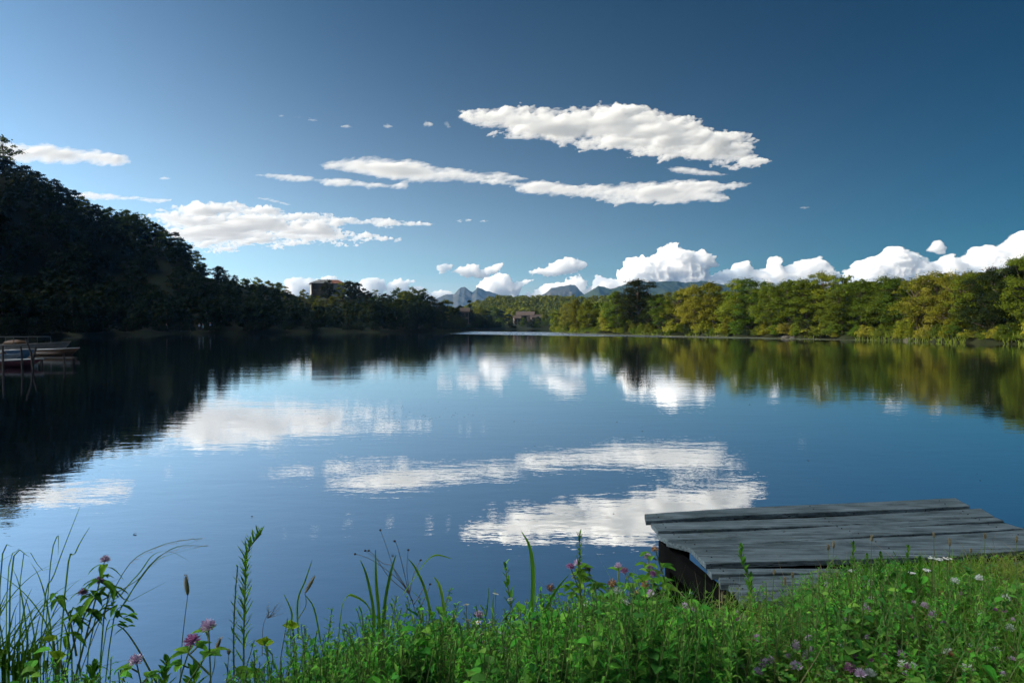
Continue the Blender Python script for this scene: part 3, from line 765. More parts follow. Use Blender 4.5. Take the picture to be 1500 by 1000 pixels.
# lower front growth at the waterline
bl = ['rounded bush', 'low spreading bush', 'drooping bush', 'upright leafy bush', 'tangled bush']
bn = 0
spots = [(893,'yellow'),(930,'green'),(950,'green'),(985,'yellow'),(1002,'green'),(1030,'olive'),(1060,'olive'),(1083,'green'),(1112,'green'),(1140,'olive'),(1152,'rust'),(1172,'green'),(1200,'yellow'),(1222,'green'),(1250,'green'),(1280,'yellow'),(1305,'olive'),(1328,'olive'),(1352,'rust'),(1376,'green'),(1398,'green'),(1430,'yellow'),(1458,'yellow'),(1482,'green'),(1512,'green')]
near = ['below the small yellow-green tree','at the foot of the tall dark domed tree','under the dark flank tree','at the near end of the olive grove','between reeds at the grove edge','under the broad yellow-green tree','below the feathery olive tree','below the full round olive crown','below the two-tipped green tree','in front of the broad olive tree','over the grey stones','below the layered boughs','under the open crowned tree','below the layered bright green tree','before the flat-topped tree','below the round green tree','under the spreading boughs','before the gap by the brown trees','below the brown-tinged thin tree','under the highest brownish crown','among pale stems','beyond the last brownish crown','before the black hollow','under the deep green tree','at the frame edge']
cn = {'yellow': 'yellow-green', 'green': 'green', 'olive': 'olive', 'rust': 'brownish'}
for i, (px, c) in enumerate(spots):
    put(px, 477 - random.uniform(0, 10) + (px - 900) * 0.006, 0.8, 'bush' if i % 3 else 'bush2', c, f'{cn[c]} waterside {bl[i % 5].split(" ", 0)[0]} {near[i]}', 'bushes along the sunny waterline', 'bush', wide=1.35, cat='bush')

# ---- middle left: plateau with the ruined house, shaded below and sunlit on top
PG = 'trees on the shaded middle bank'
mid = [
 (322,388,60,'h1','dark','dark tree at the foot of the steep hill where its skyline drops'),
 (333,393,55,'sparse','dark','thin dark tree standing in the notch of the skyline'),
 (343,401,50,'h2','dark','dark rounded tree ending the black hill'),
 (362,406,80,'h1','green','sunlit green tree first after the black hill'),
 (378,405,85,'h3','olive','sunlit olive tree on the small knoll'),
 (392,409,88,'h2','olive','topmost olive tree of the small knoll'),
 (408,412,88,'h1','green','green tree on the falling side of the knoll'),
 (420,417,85,'h4','olive','small olive tree low on the knoll slope'),
 (372,428,45,'h2','olive','yellowish tree below the small knoll'),
 (396,430,48,'h4','green','green tree below the knoll, near the overhead wire'),
 (418,432,50,'h1','olive','bright olive tree between knoll and ruined house'),
 (446,422,62,'h2','olive','broad olive tree just before the ruined house'),
 (436,436,40,'h4','yellow','yellowish tree lower down before the ruined house'),
 (461,440,36,'h3','yellow','bright yellow-green tree below the ruined house'),
 (478,443,36,'h1','rust','brownish tree under the wall of the ruined house'),
 (479.5,408.5,62,'h3','dark','dense dark tree growing against the middle of the ruined house'),
 (495,436,50,'h4','olive','olive tree below the plastered end of the ruined house'),
 (468,431,50,'h4','olive','low olive tree hiding the foot of the ruined house'),
 (487,432,50,'h1','olive','low sunlit tree in front of the plastered end of the ruined house'),
 (457,430,54,'h2','green','low green tree at the near corner of the ruined house'),
 (503,411,62,'h4','olive','olive tree covering the far end of the ruined house'),
 (513,409,60,'h1','dark','tall dark tree beside the ruined house'),
 (524,411,58,'h2','dark','dark tree with a stepped top beyond the ruined house'),
 (528,412,64,'conifer','dark','narrow pointed conifer beside the stepped dark tree'),
 (540,424,52,'h2','dark','lower dark tree after the pointed conifer'),
 (552,421,50,'sparse','green','airy tree with a thin crown against the pale cloud'),
 (565,427,46,'h4','dark','low dark tree in the skyline dip'),
 (580,420,46,'h3','green','upright green tree with feathery top'),
 (592,424,42,'h1','olive','olive topped tree between two upright green trees'),
 (605,419,44,'h3','green','tall upright green tree with forked top'),
 (618,421,44,'h3','green','green tree, last of the high group before the blue mountain'),
 (630,431,40,'h2','dark','dark tree where the skyline steps down to the mountain'),
 (645,440,36,'h1','dark','low dark tree below the blue mountain'),
 (658,436,44,'h4','olive','small sunlit tree top in front of the blue mountain'),
 (672,445,36,'h2','dark','dark tree low beneath the twin peaked mountain'),
 (690,435,62,'conifer','dark','lone dark spire-shaped conifer in front of the blue mountain'),
 (688,452,30,'h1','dark','dark rounded tree at the end of the shaded bank'),
 (703,448,52,'h2','olive','olive tree between the tiny pale hut and the narrow lake end'),
]
for px, top, off, k, c, lab in mid:
    put(px, top, off, k, c, lab, PG)
EG = 'trees at the far end of the lake'
end = [
 (712,452,70,'h1','dark','dark broad tree near the narrow end of the lake'),
 (724,447,80,'h2','green','green tree above the narrow end of the lake'),
 (733,452,75,'h1','dark','very dark tree by the pale distant houses'),
 (745,458,60,'h2','dark','black rounded tree standing before the pale distant houses'),
 (722,462,45,'conifer','green','bluish conical tree low by the water at the lake end'),
 (752,466,12,'h4','dark','squat dark tree close to the water at the lake end'),
 (768,462,14,'h1','dark','dark tree just in front of the distant houses'),
 (788,462,14,'h2','dark','dark tree beneath the distant grey roof'),
 (797,459,20,'h1','yellow','sunlit round yellow-green tree near the distant roof'),
 (808,456,24,'h2','green','sunlit round green tree next to the spit tip'),
 (816,452,28,'h1','olive','olive tree half hidden behind the spit tip'),
 (749,449,70,'h4','yellow','yellowish crown above the distant houses'),
 (766,448,76,'h2','yellow','bright crown behind the distant houses'),
 (783,452,66,'h1','green','green crown behind the distant grey roof'),
]
for px, top, off, k, c, lab in end:
    put(px, top, off, k, c, lab, EG)
tag_sp = put(747, 476, 2, 'bush', 'yellow', 'sunlit yellow bush alone at the dark lake end', None, 'bush', wide=1.3, cat='bush')

# ---- the steep shaded hill: skyline trees one can tell apart
HG = 'trees on the skyline of the steep shaded hill'
sky_pts = [(-40,205),(0,222),(20,232),(45,243),(75,258),(105,272),(130,288),(150,297),(165,303),(180,306),(200,312),(215,319),(232,325),(250,334),(265,345),(278,357),(290,368),(300,381),(310,388)]
def ridge_depth(px):
    """depth where the pixel column crosses the hill's crest line"""
    a = (px - 750) / FPX
    for i in range(len(RIDGE) - 1):
        p, q = RIDGE[i], RIDGE[i + 1]
        f0, f1 = p[0] - a * p[1], q[0] - a * q[1]
        if f0 * f1 <= 0 and min(p[1], q[1]) > 50:
            t = f0 / (f0 - f1 + 1e-9); return p[1] + (q[1] - p[1]) * t
    return 250
px = -40; n_sky = 0
where = ['high at the frame edge', 'near the top of the slope', 'on the upper slope', 'on the middle of the slope', 'on the lower slope', 'near the foot of the slope']
while px < 312:
    top = np.interp(px, [p[0] for p in sky_pts], [p[1] for p in sky_pts]) + random.uniform(-3, 5)
    d = ridge_depth(px) - random.uniform(0, 6)
    k = random.choice(['h1', 'h2', 'h3', 'h4', 'h2'])
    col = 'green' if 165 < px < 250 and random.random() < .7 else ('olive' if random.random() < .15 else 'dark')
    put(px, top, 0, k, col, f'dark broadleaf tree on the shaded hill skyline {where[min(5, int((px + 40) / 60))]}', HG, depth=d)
    n_sky += 1; px += random.uniform(8, 13)
put(9, 193, 0, 'sparse', 'green', 'lone sparse tree highest on the hill, sky showing through its crown', HG, depth=ridge_depth(9) - 2, wide=1.25)
put(188, 303, 0, 'sparse', 'green', 'airy light green tree beside a pale cloud on the hill skyline', HG, depth=ridge_depth(188) - 1, wide=1.2)
put(206, 308, 0, 'sparse', 'green', 'airy tree just downhill of the lightest tree on the hill skyline', HG, depth=ridge_depth(206) - 1, wide=1.2)

# ---- the rest of the hillside: individuals first where they show largest, one mass behind
def hill_spots():
    out = []
    rng = np.random.default_rng(11)
    xs, ys = np.meshgrid(np.arange(-230, 130, 5.2), np.arange(20, 372, 5.2))
    xs = xs.ravel() + rng.uniform(-2, 2, xs.size); ys = ys.ravel() + rng.uniform(-2, 2, ys.size)
    sd = -poly_sd(LAKE, xs, ys)
    pxs = 750 + xs / ys * 1000
    ok = (sd > 2.0) & (pxs > -120) & (pxs < 1640)
    # keep a clearing for the house and its view
    ok &= ~((np.abs(xs + 66) < 10) & (ys > 233) & (ys < 262))
    ok &= ~((np.abs(xs - 8) < 14) & (ys > 318) & (ys < 352))
    xs, ys, sd, pxs = xs[ok], ys[ok], sd[ok], pxs[ok]
    for x, y, s, p in zip(xs, ys, sd, pxs):
        if any((x - a) ** 2 + (y - b) ** 2 < 4.5 ** 2 for a, b, _ in PLACED): continue
        out.append((x, y, s, p))
    return out
SP = hill_spots()
def hill_h(x, y):
    """tree height: held below the skyline trees"""
    n = float(vnoise(np.array([x / 11]), np.array([y / 11]), seed=3)[0])
    return 6.2 + 1.8 * n + random.uniform(-1.6, 1.4)
SKY = np.array([(-200,170),(0,232),(75,266),(150,305),(215,326),(260,350),(300,390),(345,408),(380,412),(420,424),(445,434),(455,443),(505,443),(512,420),(560,430),(620,428),(640,440),(700,455),(730,462),(815,462),(850,445),(900,432),(1000,420),(1200,408),(1400,400),(1500,380),(1640,370)], float)
def cap(x, y, p, H):
    lim = at(p, np.interp(p, SKY[:, 0], SKY[:, 1]) + 3, y).z - hz(x, y)
    return min(H, lim)
left = [(x, y, s, p) for x, y, s, p in SP if p < 720]
near_shore = sorted([q for q in left if q[2] < 9], key=lambda q: q[1])[:70]
ids = set(id(q) for q in near_shore)
wd = ['beside the moored boats', 'in the black shade near the water', 'on the dark shore beyond the boats', 'under the ruined house hill', 'on the dark shore below the skyline dip']
def zone(p):
    return 0 if p < 110 else 1 if p < 230 else 2 if p < 350 else 3 if p < 520 else 4
for q in near_shore:
    x, y, s, p = q
    H = cap(x, y, p, hill_h(x, y) * 0.9)
    if H < 2: continue
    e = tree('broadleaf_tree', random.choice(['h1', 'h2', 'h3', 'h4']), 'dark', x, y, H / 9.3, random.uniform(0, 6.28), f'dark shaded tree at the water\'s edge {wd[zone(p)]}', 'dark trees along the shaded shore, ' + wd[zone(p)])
# low bushes hanging over the water all along the shaded shore
bz = ['along the dark shore behind the boats', 'along the dark shore near the people', 'along the dark shore below the ruined house', 'along the dark shore toward the lake end', 'around the far end of the lake']
i0_ = [i for i in range(len(LAKE)) if LAKE[i][1] > 60]
k_ = 0
for i in range(len(LAKE)):
    A_, B_ = LAKE[i], LAKE[(i + 1) % len(LAKE)]
    if not (A_[1] > 45 and B_[1] > 45) or (A_[0] > 6 and A_[1] < 240): continue
    L_ = math.hypot(*(B_ - A_)); n_ = max(1, int(L_ / 4.2)); nx_, ny_ = -(B_[1] - A_[1]) / L_, (B_[0] - A_[0]) / L_
    for j in range(n_):
        t = (j + random.random()) / n_; x, y = A_ + (B_ - A_) * t; x -= nx_ * .9; y -= ny_ * .9
        p = 750 + x / y * 1000
        if p < -40 or p > 900: continue
        z_ = 4 if y > 235 else 0 if p < 130 else 1 if p < 330 else 2 if p < 520 else 3
        tree('bush', random.choice(['bush', 'bush2']), 'green' if y > 280 and random.random() < .35 else 'dark', x, y, random.uniform(.9, 1.7), random.uniform(0, 6.28), 'low dark bush hanging over the water ' + bz[z_], 'low bushes ' + bz[z_], cat='bush', zs=random.uniform(.8, 1.2))
fz = ['below the wooded spit', 'below the dark domed tree', 'below the olive grove', 'below the layered green trees', 'below the last tall trees']
for i in range(len(LAKE)):
    A_, B_ = LAKE[i], LAKE[(i + 1) % len(LAKE)]
    if not (A_[0] > 6 and B_[0] > 6 and 38 < A_[1] < 190 and B_[1] < 190): continue
    L_ = math.hypot(*(B_ - A_)); n_ = max(1, int(L_ / 1.9)); nx_, ny_ = -(B_[1] - A_[1]) / L_, (B_[0] - A_[0]) / L_
    for j in range(n_):
        t = (j + random.random()) / n_; x, y = A_ + (B_ - A_) * t; x -= nx_ * .6; y -= ny_ * .6
        p = 750 + x / y * 1000
        if p < 800 or p > 1560: continue
        z_ = int(np.searchsorted([900, 985, 1110, 1340], p))
        tree('bush', random.choice(['bush', 'bush2']), random.choice(['green', 'green', 'olive', 'dark', 'yellow']), x, y, random.uniform(.45, .95), random.uniform(0, 6.28), 'leafy green bush trailing into the water ' + fz[z_], 'waterline growth ' + fz[z_], cat='bush', zs=random.uniform(.8, 1.3), dz=-.35)
def mass(name, spots, key_n, mat, tall=None, label='', cat='woodland', leafk=(150, 0.8)):
    mb = MB(); rng = np.random.default_rng(5)
    protos = []
    for s in range(6):
        tr, cr = tree_parts(seed=60 + s, H=9, R=3.3, n_cl=15, n_leaf=leafk[0], leaf=leafk[1], shape=['round', 'wide', 'col'][s % 3], clump=1.4, base=0.1)
        protos.append((np.concatenate(cr.v), np.concatenate([f[0] for f in cr.f])))
    for (x, y, H) in spots:
        V, Q = protos[rng.integers(6)]
        a = rng.uniform(0, 6.28); s = H / 9.3; c_, s_ = math.cos(a), math.sin(a)
        W = V * s
        W = np.stack([W[:, 0] * c_ - W[:, 1] * s_ + x, W[:, 0] * s_ + W[:, 1] * c_ + y, W[:, 2] + hz(x, y) - 0.3], 1)
        mb.addq(W, Q)
    return tag(mb.build(name, mat), label, cat, None, 'stuff')
rest = [q for q in SP if id(q) not in ids]
ml = []; mr = []
for x, y, s, p in rest:
    H = cap(x, y, p, hill_h(x, y) * (1.15 if p > 800 else 1))
    H = max(H, 2.0)
    (ml if p < 720 else mr).append((x, y, H))
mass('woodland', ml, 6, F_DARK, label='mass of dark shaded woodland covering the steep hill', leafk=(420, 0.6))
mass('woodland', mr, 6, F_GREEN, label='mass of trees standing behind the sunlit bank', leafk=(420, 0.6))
# wooded rise far beyond the lake
rng = np.random.default_rng(8)
fs = []
for _ in range(2600):
    y = rng.uniform(380, 760); x = rng.uniform(-0.12 * y - 20, 0.24 * y + 20)
    fs.append((x, y, rng.uniform(6, 9.5)))
mass('woodland', fs, 6, F_OLIVE, label='distant wooded rise beyond the end of the lake', leafk=(110, 1.0))
# ------------------------------------------------------------------ wooden landing stage in the reeds
def old_wood():
    m, nt, out = newmat('weathered_planks'); L = nt.links.new
    b = nd(nt, 'ShaderNodeBsdfPrincipled'); b.inputs['Roughness'].default_value = .82; b.inputs['Specular IOR Level'].default_value = .2; L(b.outputs[0], out.inputs[0])
    tc = nd(nt, 'ShaderNodeTexCoord'); oi = nd(nt, 'ShaderNodeNewGeometry')
    def noise(sc, st, det=8, rough=.65):
        mp = nd(nt, 'ShaderNodeMapping'); mp.inputs['Scale'].default_value = st; L(tc.outputs['Object'], mp.inputs[0])
        n = nd(nt, 'ShaderNodeTexNoise'); n.inputs['Scale'].default_value = sc; n.inputs['Detail'].default_value = det; n.inputs['Roughness'].default_value = rough; n.inputs['Distortion'].default_value = .4; L(mp.outputs[0], n.inputs['Vector']); return n.outputs[0]
    def ramp(v, p0, p1, c0, c1):
        r = nd(nt, 'ShaderNodeValToRGB'); r.color_ramp.elements[0].position = p0; r.color_ramp.elements[1].position = p1; r.color_ramp.elements[0].color = rgba(c0); r.color_ramp.elements[1].color = rgba(c1); L(v, r.inputs[0]); return r.outputs[0]
    def mul(a, c, f=1.0):
        k = nd(nt, 'ShaderNodeMix', data_type='RGBA'); k.blend_type = 'MULTIPLY'; k.inputs[0].default_value = f; L(a, k.inputs[6]); L(c, k.inputs[7]); return k.outputs[2]
    grain = noise(3, (.6, 26, 26), 12)
    c = ramp(grain, .32, .7, (.045, .065, .078), (.20, .255, .28))
    c = mul(c, ramp(noise(5, (.8, 2.2, 2), 8), .35, .62, (.38, .42, .42), (1, 1, 1)))          # stains and damp
    c = mul(c, ramp(noise(9, (.3, 18, 18), 4, .5), .36, .40, (.12, .12, .12), (1, 1, 1)))      # splits along the grain
    c = mul(c, ramp(noise(26, (1, 1.6, 1), 3, .5), .27, .33, (.3, .26, .22), (1, 1, 1)))      # knots
    mo = nd(nt, 'ShaderNodeMix', data_type='RGBA'); L(ramp(noise(7, (1, 1.3, 1), 10, .7), .58, .72, (0, 0, 0), (.55, .55, .55)), mo.inputs[0]); L(c, mo.inputs[6]); mo.inputs[7].default_value = (.10, .13, .09, 1)
    L(mo.outputs[2], b.inputs['Base Color'])
    bp = nd(nt, 'ShaderNodeBump'); bp.inputs['Strength'].default_value = 1; bp.inputs['Distance'].default_value = .006; L(grain, bp.inputs['Height']); L(bp.outputs[0], b.inputs['Normal'])
    return m
m_wood = old_wood()
m_wooddark = surf('shaded_dark_timber', (0.003, 0.003, 0.003), (0.006, 0.006, 0.006), scale=9, rough=0.95, bump=0.004, bscale=50, stretch=(1, 1, .3), spec=0.02)  # almost black: shade under the deck is put into the colour
stage = empty('landing_stage', (2.0, 3.9, 0)); tag(stage, 'weathered grey plank landing stage reaching from the grassy bank over the water', 'landing stage')
DZ = 0.52
def P2(px, py, z=DZ):
    v = at_z(px, py, z); return v
# each plank runs left to right: (left-top px, left-bottom px, right-top px, right-bottom px) rows as seen in the photo
planks = [
 # (xl,y of far edge at left),(near edge at left),(far edge at right),(near edge at right), lift
 ((945,757),(951,767),(1399,732),(1421,744),0.022,0.03),
 ((953,768.5),(962,780),(1436,745.2),(1456,757),0.004,0.03),
 ((966,781.5),(984,790),(1457,758),(1470,763),0.0,0.03),
 ((978,791),(1012,801),(1471,764),(1500,773),0.0,0.03),
 ((1014,803),(1030,827),(1502,774.5),(1580,797),0.002,0.03),
 ((1034,829.5),(1046,838),(1585,809),(1598,822),-0.012,0.03),
 ((1047,840),(1062,850),(1600,824),(1614,836),-0.012,0.03),
 ((1063,852),(1074,862),(1616,838),(1630,850),-0.012,0.03),
 ((1075,864),(1088,878),(1632,852),(1650,866),-0.014,0.03),
]
rnd = random.Random(4)
for k, (a, b, c, d, lift, th) in enumerate(planks):
    A, B, C_, D = P2(*a), P2(*b), P2(*c), P2(*d)
    n = 40; V = []; F = []
    mb = MB()
    for i in range(n + 1):
        t = i / n
        bow = math.sin(t * math.pi)
        far = A.lerp(C_, t); nr = B.lerp(D, t)
        far.y += 0.004 * math.sin(t * 9 + k) + rnd.uniform(-.0025, .0025); nr.y += 0.004 * math.sin(t * 7 + k * 2) + rnd.uniform(-.0025, .0025)
        if k == 4: nr.y += -0.085 * bow ** 1.2 * (0.4 + .6 * t); 
        if k == 5: far.y += -0.115 * bow * (0.4 + .6 * t)
        if i in (0,): far.x += rnd.uniform(-.02, .02); nr.x += rnd.uniform(-.03, .02)
        zl = DZ + lift + 0.006 * math.sin(t * 5 + k * 1.7)
        cup = -0.002
        V += [(far.x, far.y, zl - th), (far.x, far.y, zl - 0.003), (far.x, far.y - 0.006, zl), ((far.x + nr.x) / 2, (far.y + nr.y) / 2, zl + cup), (nr.x, nr.y + 0.006, zl), (nr.x, nr.y, zl - 0.003), (nr.x, nr.y, zl - th)]
    m_ = 7
    for i in range(n):
        for j in range(m_):
            j2 = (j + 1) % m_
            F.append((i * m_ + j, i * m_ + j2, (i + 1) * m_ + j2, (i + 1) * m_ + j))
    F.append(tuple(range(m_))[::-1]); F.append(tuple(n * m_ + j for j in range(m_)))
    V = [(x - 2.0, y - 3.9, z) for x, y, z in V]
    mb.add(V, F)
    p = mb.build('plank', m_wood, stage)
    # nails near both ends
    nb = MB()
    for t in (0.03, 0.5, 0.93):
        for s in (0.3, 0.7):
            q = A.lerp(C_, t).lerp(B.lerp(D, t), s)
            nb.ball((q.x - 2.0, q.y - 3.9, DZ + lift + 0.005 + 0.006 * math.sin(t * 5 + k * 1.7)), 0.005, 6, 4, sc=(1, 1, .4))
    nb.build('nail', m_wooddark, p)
for k in range(len(planks) - 1):  # dark strips behind the gaps stand in for the shade below the planks
    a0, a1 = P2(*planks[k][1]), P2(*planks[k + 1][0]); b0, b1 = P2(*planks[k][3]), P2(*planks[k + 1][2])
    A_, B_ = (a0 + a1) / 2, (b0 + b1) / 2
    A_.x += .05; B_.x = min(B_.x, 4.6) - .05
    mb = MB(); o_ = .07 if k < 4 else .03; mb.bar((A_.x - 2, A_.y - 3.9 + o_, DZ - .046 - .0012 * k), (B_.x - 2, B_.y - 3.9 + o_, DZ - .046 - .0012 * k), .3 if k == 4 else .16, .018); mb.build('gap_shade_strip', m_wooddark, stage)
def loc(v): return (v[0] - 2.0, v[1] - 3.9, v[2])
def beam(a, b, w_, h_, name='joist', mat=None):
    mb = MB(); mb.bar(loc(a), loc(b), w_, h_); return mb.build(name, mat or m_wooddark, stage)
L0, L1 = P2(968, 775), P2(1082, 868)
beam((L0.x + .01, L0.y, DZ - .135), (L1.x + .02, L1.y, DZ - .135), .05, .13)
beam((2.1, 4.6, DZ - .135), (2.1, 3.1, DZ - .135), .06, .13)
beam((3.12, 4.6, DZ - .135), (3.15, 3.2, DZ - .135), .06, .13)
for (x, y) in ((L0.x + .07, L0.y - .12), (L1.x + .0, L1.y + .05), (2.14, 4.45), (3.1, 4.5)):
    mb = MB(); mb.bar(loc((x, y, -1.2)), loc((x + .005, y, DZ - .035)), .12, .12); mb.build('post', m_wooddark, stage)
ca = at_z(938, 826, 0.28)
beam((0.70, 3.72, .27), (1.7, 3.55, .2), .07, .16, 'cross_beam')
beam((1.0, 4.1, .05), (1.45, 3.2, .36), .05, .15, 'brace')
mb = MB(); mb.box(loc((1.52, 3.5, .22)), (0.72, .05, .42), (0, 0, rad(-50))); mb.build('side_board', m_wooddark, stage)

# ------------------------------------------------------------------ boats
m_hullw = surf('boat_paint_white', (0.06, 0.08, 0.10), (0.09, 0.115, 0.14), scale=3, rough=0.35, spec=0.5)
m_hullb = surf('boat_paint_blue', (0.02, 0.06, 0.12), (0.03, 0.08, 0.16), scale=3, rough=0.35)
m_hullr = surf('boat_paint_red', (0.035, 0.006, 0.01), (0.05, 0.008, 0.014), scale=3, rough=0.35)
m_hullo = surf('boat_varnish', (0.028, 0.012, 0.004), (0.04, 0.017, 0.005), scale=3, rough=0.4)
m_tarp = surf('orange_tarpaulin', (0.07, 0.03, 0.008), (0.1, 0.042, 0.01), scale=3, rough=0.6, bump=.02, bscale=6)
m_grey = surf('dull_metal', (0.04, 0.045, 0.05), (0.06, 0.065, 0.07), scale=5, rough=0.5)
def boat(x, y, rz, L, B, D, mats, label, extra=None):
    e = empty('rowing_boat', (x, y, 0.0), rz); tag(e, label, 'boat', 'boats moored in the dark corner of the lake')
    st = 14; V = []; F = []; prof = 7
    mb = MB()
    def sec(t, k):
        s = math.sin(math.pi * min(1, 0.06 + 0.55 * t + 0.0)) if t < .8 else math.sin(math.pi * min(1, .5)) * (1 - ((t - .8) / .2) ** 2)
        w_ = B / 2 * max(0.02, (0.72 + 0.28 * math.sin(math.pi * min(t, .5))) if t < .5 else (1 - ((t - .5) / .5) ** 2.3))
        sheer = D * (1 + 0.35 * t ** 3) + 0.04
        a = k / (prof - 1)
        return w_ * math.sin(a * math.pi / 2) ** .7, sheer * a ** 1.6
    ring = []
    for i in range(st):
        t = i / (st - 1); X = -L / 2 + L * t
        pts = []
        for side in (-1, 1):
            rng_ = range(prof - 1, -1, -1) if side < 0 else range(1, prof)
            for k in rng_:
                yv, zv = sec(t, k); pts.append((X + .45 * max(0, t - .55) / .45 * zv / D, side * yv, zv - 0.10))
        ring.append(pts)
    m_ = len(ring[0])
    V = [p for r in ring for p in r]
    for i in range(st - 1):
        for j in range(m_ - 1):
            F.append((i * m_ + j, (i + 1) * m_ + j, (i + 1) * m_ + j + 1, i * m_ + j + 1))
    F.append(tuple(range(m_)))
    # inner skin
    V2 = [(x_, y_ * 0.93, z_ + 0.03 if z_ < D * .8 else z_) for (x_, y_, z_) in V]
    o = len(V); F += [tuple(o + k for k in f[::-1]) for f in F]
    for i in range(st - 1):
        for j in (0, m_ - 1):
            a_, b_ = i * m_ + j, (i + 1) * m_ + j
            F.append((a_, b_, o + b_, o + a_))
    mb.add(V + V2, F); mb.build('hull', mats[0], e, smooth=False)
    g = MB()
    for j in (0, m_ - 1):
        g.tube([ring[i][j] for i in range(st)], 0.025, 6)
    g.build('gunwale', mats[1], e)
    for t in (.3, .58):
        s = MB(); yv, zv = sec(t, prof - 1); s.box((-L / 2 + L * t, 0, zv - .19), (.22, yv * 1.8, .03)); s.build('seat', mats[1], e)
    return e
b1 = boat(-22.9, 29.4, rad(3), 3.9, 1.35, .30, (m_hullr, m_hullw), 'dark red rowing boat with a pale rim, nearest of the moored boats')
b2 = boat(-26.5, 33.5, rad(-4), 3.8, 1.3, .34, (m_hullw, m_hullb), 'white rowing boat with a blue rim behind the red boat')
b3 = boat(-29.2, 37.5, rad(5), 4.6, 1.5, .4, (m_hullb, m_hullw), 'blue and white rowing boat moored behind the white one')
b4 = boat(-28.2, 41.0, rad(-8), 3.6, 1.3, .38, (m_hullo, m_hullw), 'varnished orange-brown boat with its bow pointing away from the frame edge')
b5 = boat(-31.5, 43.5, rad(4), 5.2, 1.8, .6, (m_grey, m_grey), 'grey boat with a low frame, moored behind all the other boats')
c5 = MB()
for xx in (-1.2, 0.2, 1.6):
    for s in (-1, 1): c5.bar((xx, s * .7, .5), (xx, s * .7, 1.05), .03, .03)
for s in (-1, 1): c5.bar((-1.2, s * .7, 1.06), (1.6, s * .7, 1.06), .035, .035)
for xx in (-1.2, 0.2, 1.6): c5.bar((xx, -.7, 1.06), (xx, .7, 1.06), .03, .03)
c5.build('canopy_frame', m_grey, b5)
tp = MB(); tp.ball((0, 0, 0), 1, 16, 10, sc=(.72, .5, .26), rough=.1)
tag(tp.build('tarpaulin', m_tarp, None, (-31.5, 43.3, .6), smooth=True), 'crumpled orange tarpaulin heap lying among the moored boats', 'tarpaulin')
bu = MB(); bu.ball((0, 0, 0), .17, 12, 8, sc=(1, 1, .85)); bu.tube([(0, 0, .13), (0, 0, .2)], .03, 6)
tag(bu.build('buoy', m_hullo, None, (-25.3, 33.9, .36), smooth=True), 'small round pale orange buoy hung between the moored boats', 'buoy')
def pole(x, y, top, tilt, label):
    mb = MB(); mb.tube([(0, 0, -1.2), (tilt[0] * .5, tilt[1] * .5, top * .5), (tilt[0], tilt[1], top)], [.045, .04, .035], 7)
    return tag(mb.build('mooring_pole', m_polew, None, (x, y, 0)), label, 'pole', 'mooring poles among the boats')
m_polew = surf('pole_wood', (0.015, 0.014, 0.013), (0.026, 0.024, 0.022), scale=8, rough=.8, stretch=(1, 1, .2))
pole(-19.7, 26.4, 1.0, (0, 0), 'upright wooden mooring pole closest to the frame edge')
pole(-19.5, 27.2, .95, (-.08, 0), 'upright mooring pole in front of the red boat')
pole(-19.6, 28.1, 1.25, (-.42, 0), 'slanting mooring pole crossing another, its top toward the frame edge')
pole(-19.9, 28.2, .9, (.2, .05), 'slanting mooring pole crossing another, its top toward the open lake')
pole(-19.4, 29.6, .55, (-.06, 0), 'short mooring pole under the little jetty')
jt = empty('jetty', (-20.2, 30.2, 0)); tag(jt, 'narrow little plank jetty beyond the crossed mooring poles', 'jetty')
mb = MB(); mb.box((0, 0, .34), (1.7, .45, .05)); mb.build('deck', m_polew, jt)
for xx in (-.7, .72):
    mb = MB(); mb.bar((xx, .1, -1.2), (xx, .1, .31), .07, .07); mb.build('post', m_polew, jt)

# ------------------------------------------------------------------ ruined house on the plateau
m_plp = surf('old_pink_plaster', (0.10, 0.075, 0.062), (0.18, 0.14, 0.115), scale=.5, rough=.95, c3=(0.3, 0.26, 0.22))
m_plw = surf('old_white_plaster', (0.28, 0.28, 0.28), (0.42, 0.42, 0.41), scale=.7, rough=.95)
m_tile = surf('red_roof_tiles', (0.09, 0.035, 0.022), (0.14, 0.055, 0.035), scale=2, rough=.85)
m_slate = surf('grey_roof_slates', (0.07, 0.08, 0.085), (0.13, 0.14, 0.145), scale=1.3, rough=.6)
m_dark = surf('dark_wood_frame', (0.02, 0.02, 0.02), (0.04, 0.035, 0.03), scale=3)
def wall_holes(mb, x0, x1, z0, z1, holes, th, y=0.0, mat=0, flip=False):
    """vertical wall in the XZ plane at y, rectangular openings cut out"""
    xs = sorted(set([x0, x1] + [h[0] for h in holes] + [h[1] for h in holes])); zs = sorted(set([z0, z1] + [h[2] for h in holes] + [h[3] for h in holes]))
    for i in range(len(xs) - 1):
        for j in range(len(zs) - 1):
            cx, cz = (xs[i] + xs[i + 1]) / 2, (zs[j] + zs[j + 1]) / 2
            if any(h[0] < cx < h[1] and h[2] < cz < h[3] for h in holes): continue
            mb.box((cx, y, cz), (xs[i + 1] - xs[i], th, zs[j + 1] - zs[j]))
hx, hy = (480 - 750) / FPX * 243, 243
hzv = 10.2
h = empty('ruined_house', (hx, hy, hzv), rad(19)); tag(h, 'ruined two storey house with missing roof slates on the wooded rise', 'house')
W_, D_, HH = 11.4, 7.5, 6.2
hl = [(-4.9, -3.9, 1.2, 2.8), (-2.6, -1.4, 1.2, 2.8), (-4.9, -3.9, 3.9, 5.4), (-2.6, -1.2, 3.9, 5.4), (-.6, .4, 1.2, 2.8), (-.6, .4, 3.9, 5.4)]
hr = [(3.2, 4.1, 1.0, 2.9), (3.2, 4.1, 3.9, 5.4), (4.9, 5.4, 1.0, 2.5)]
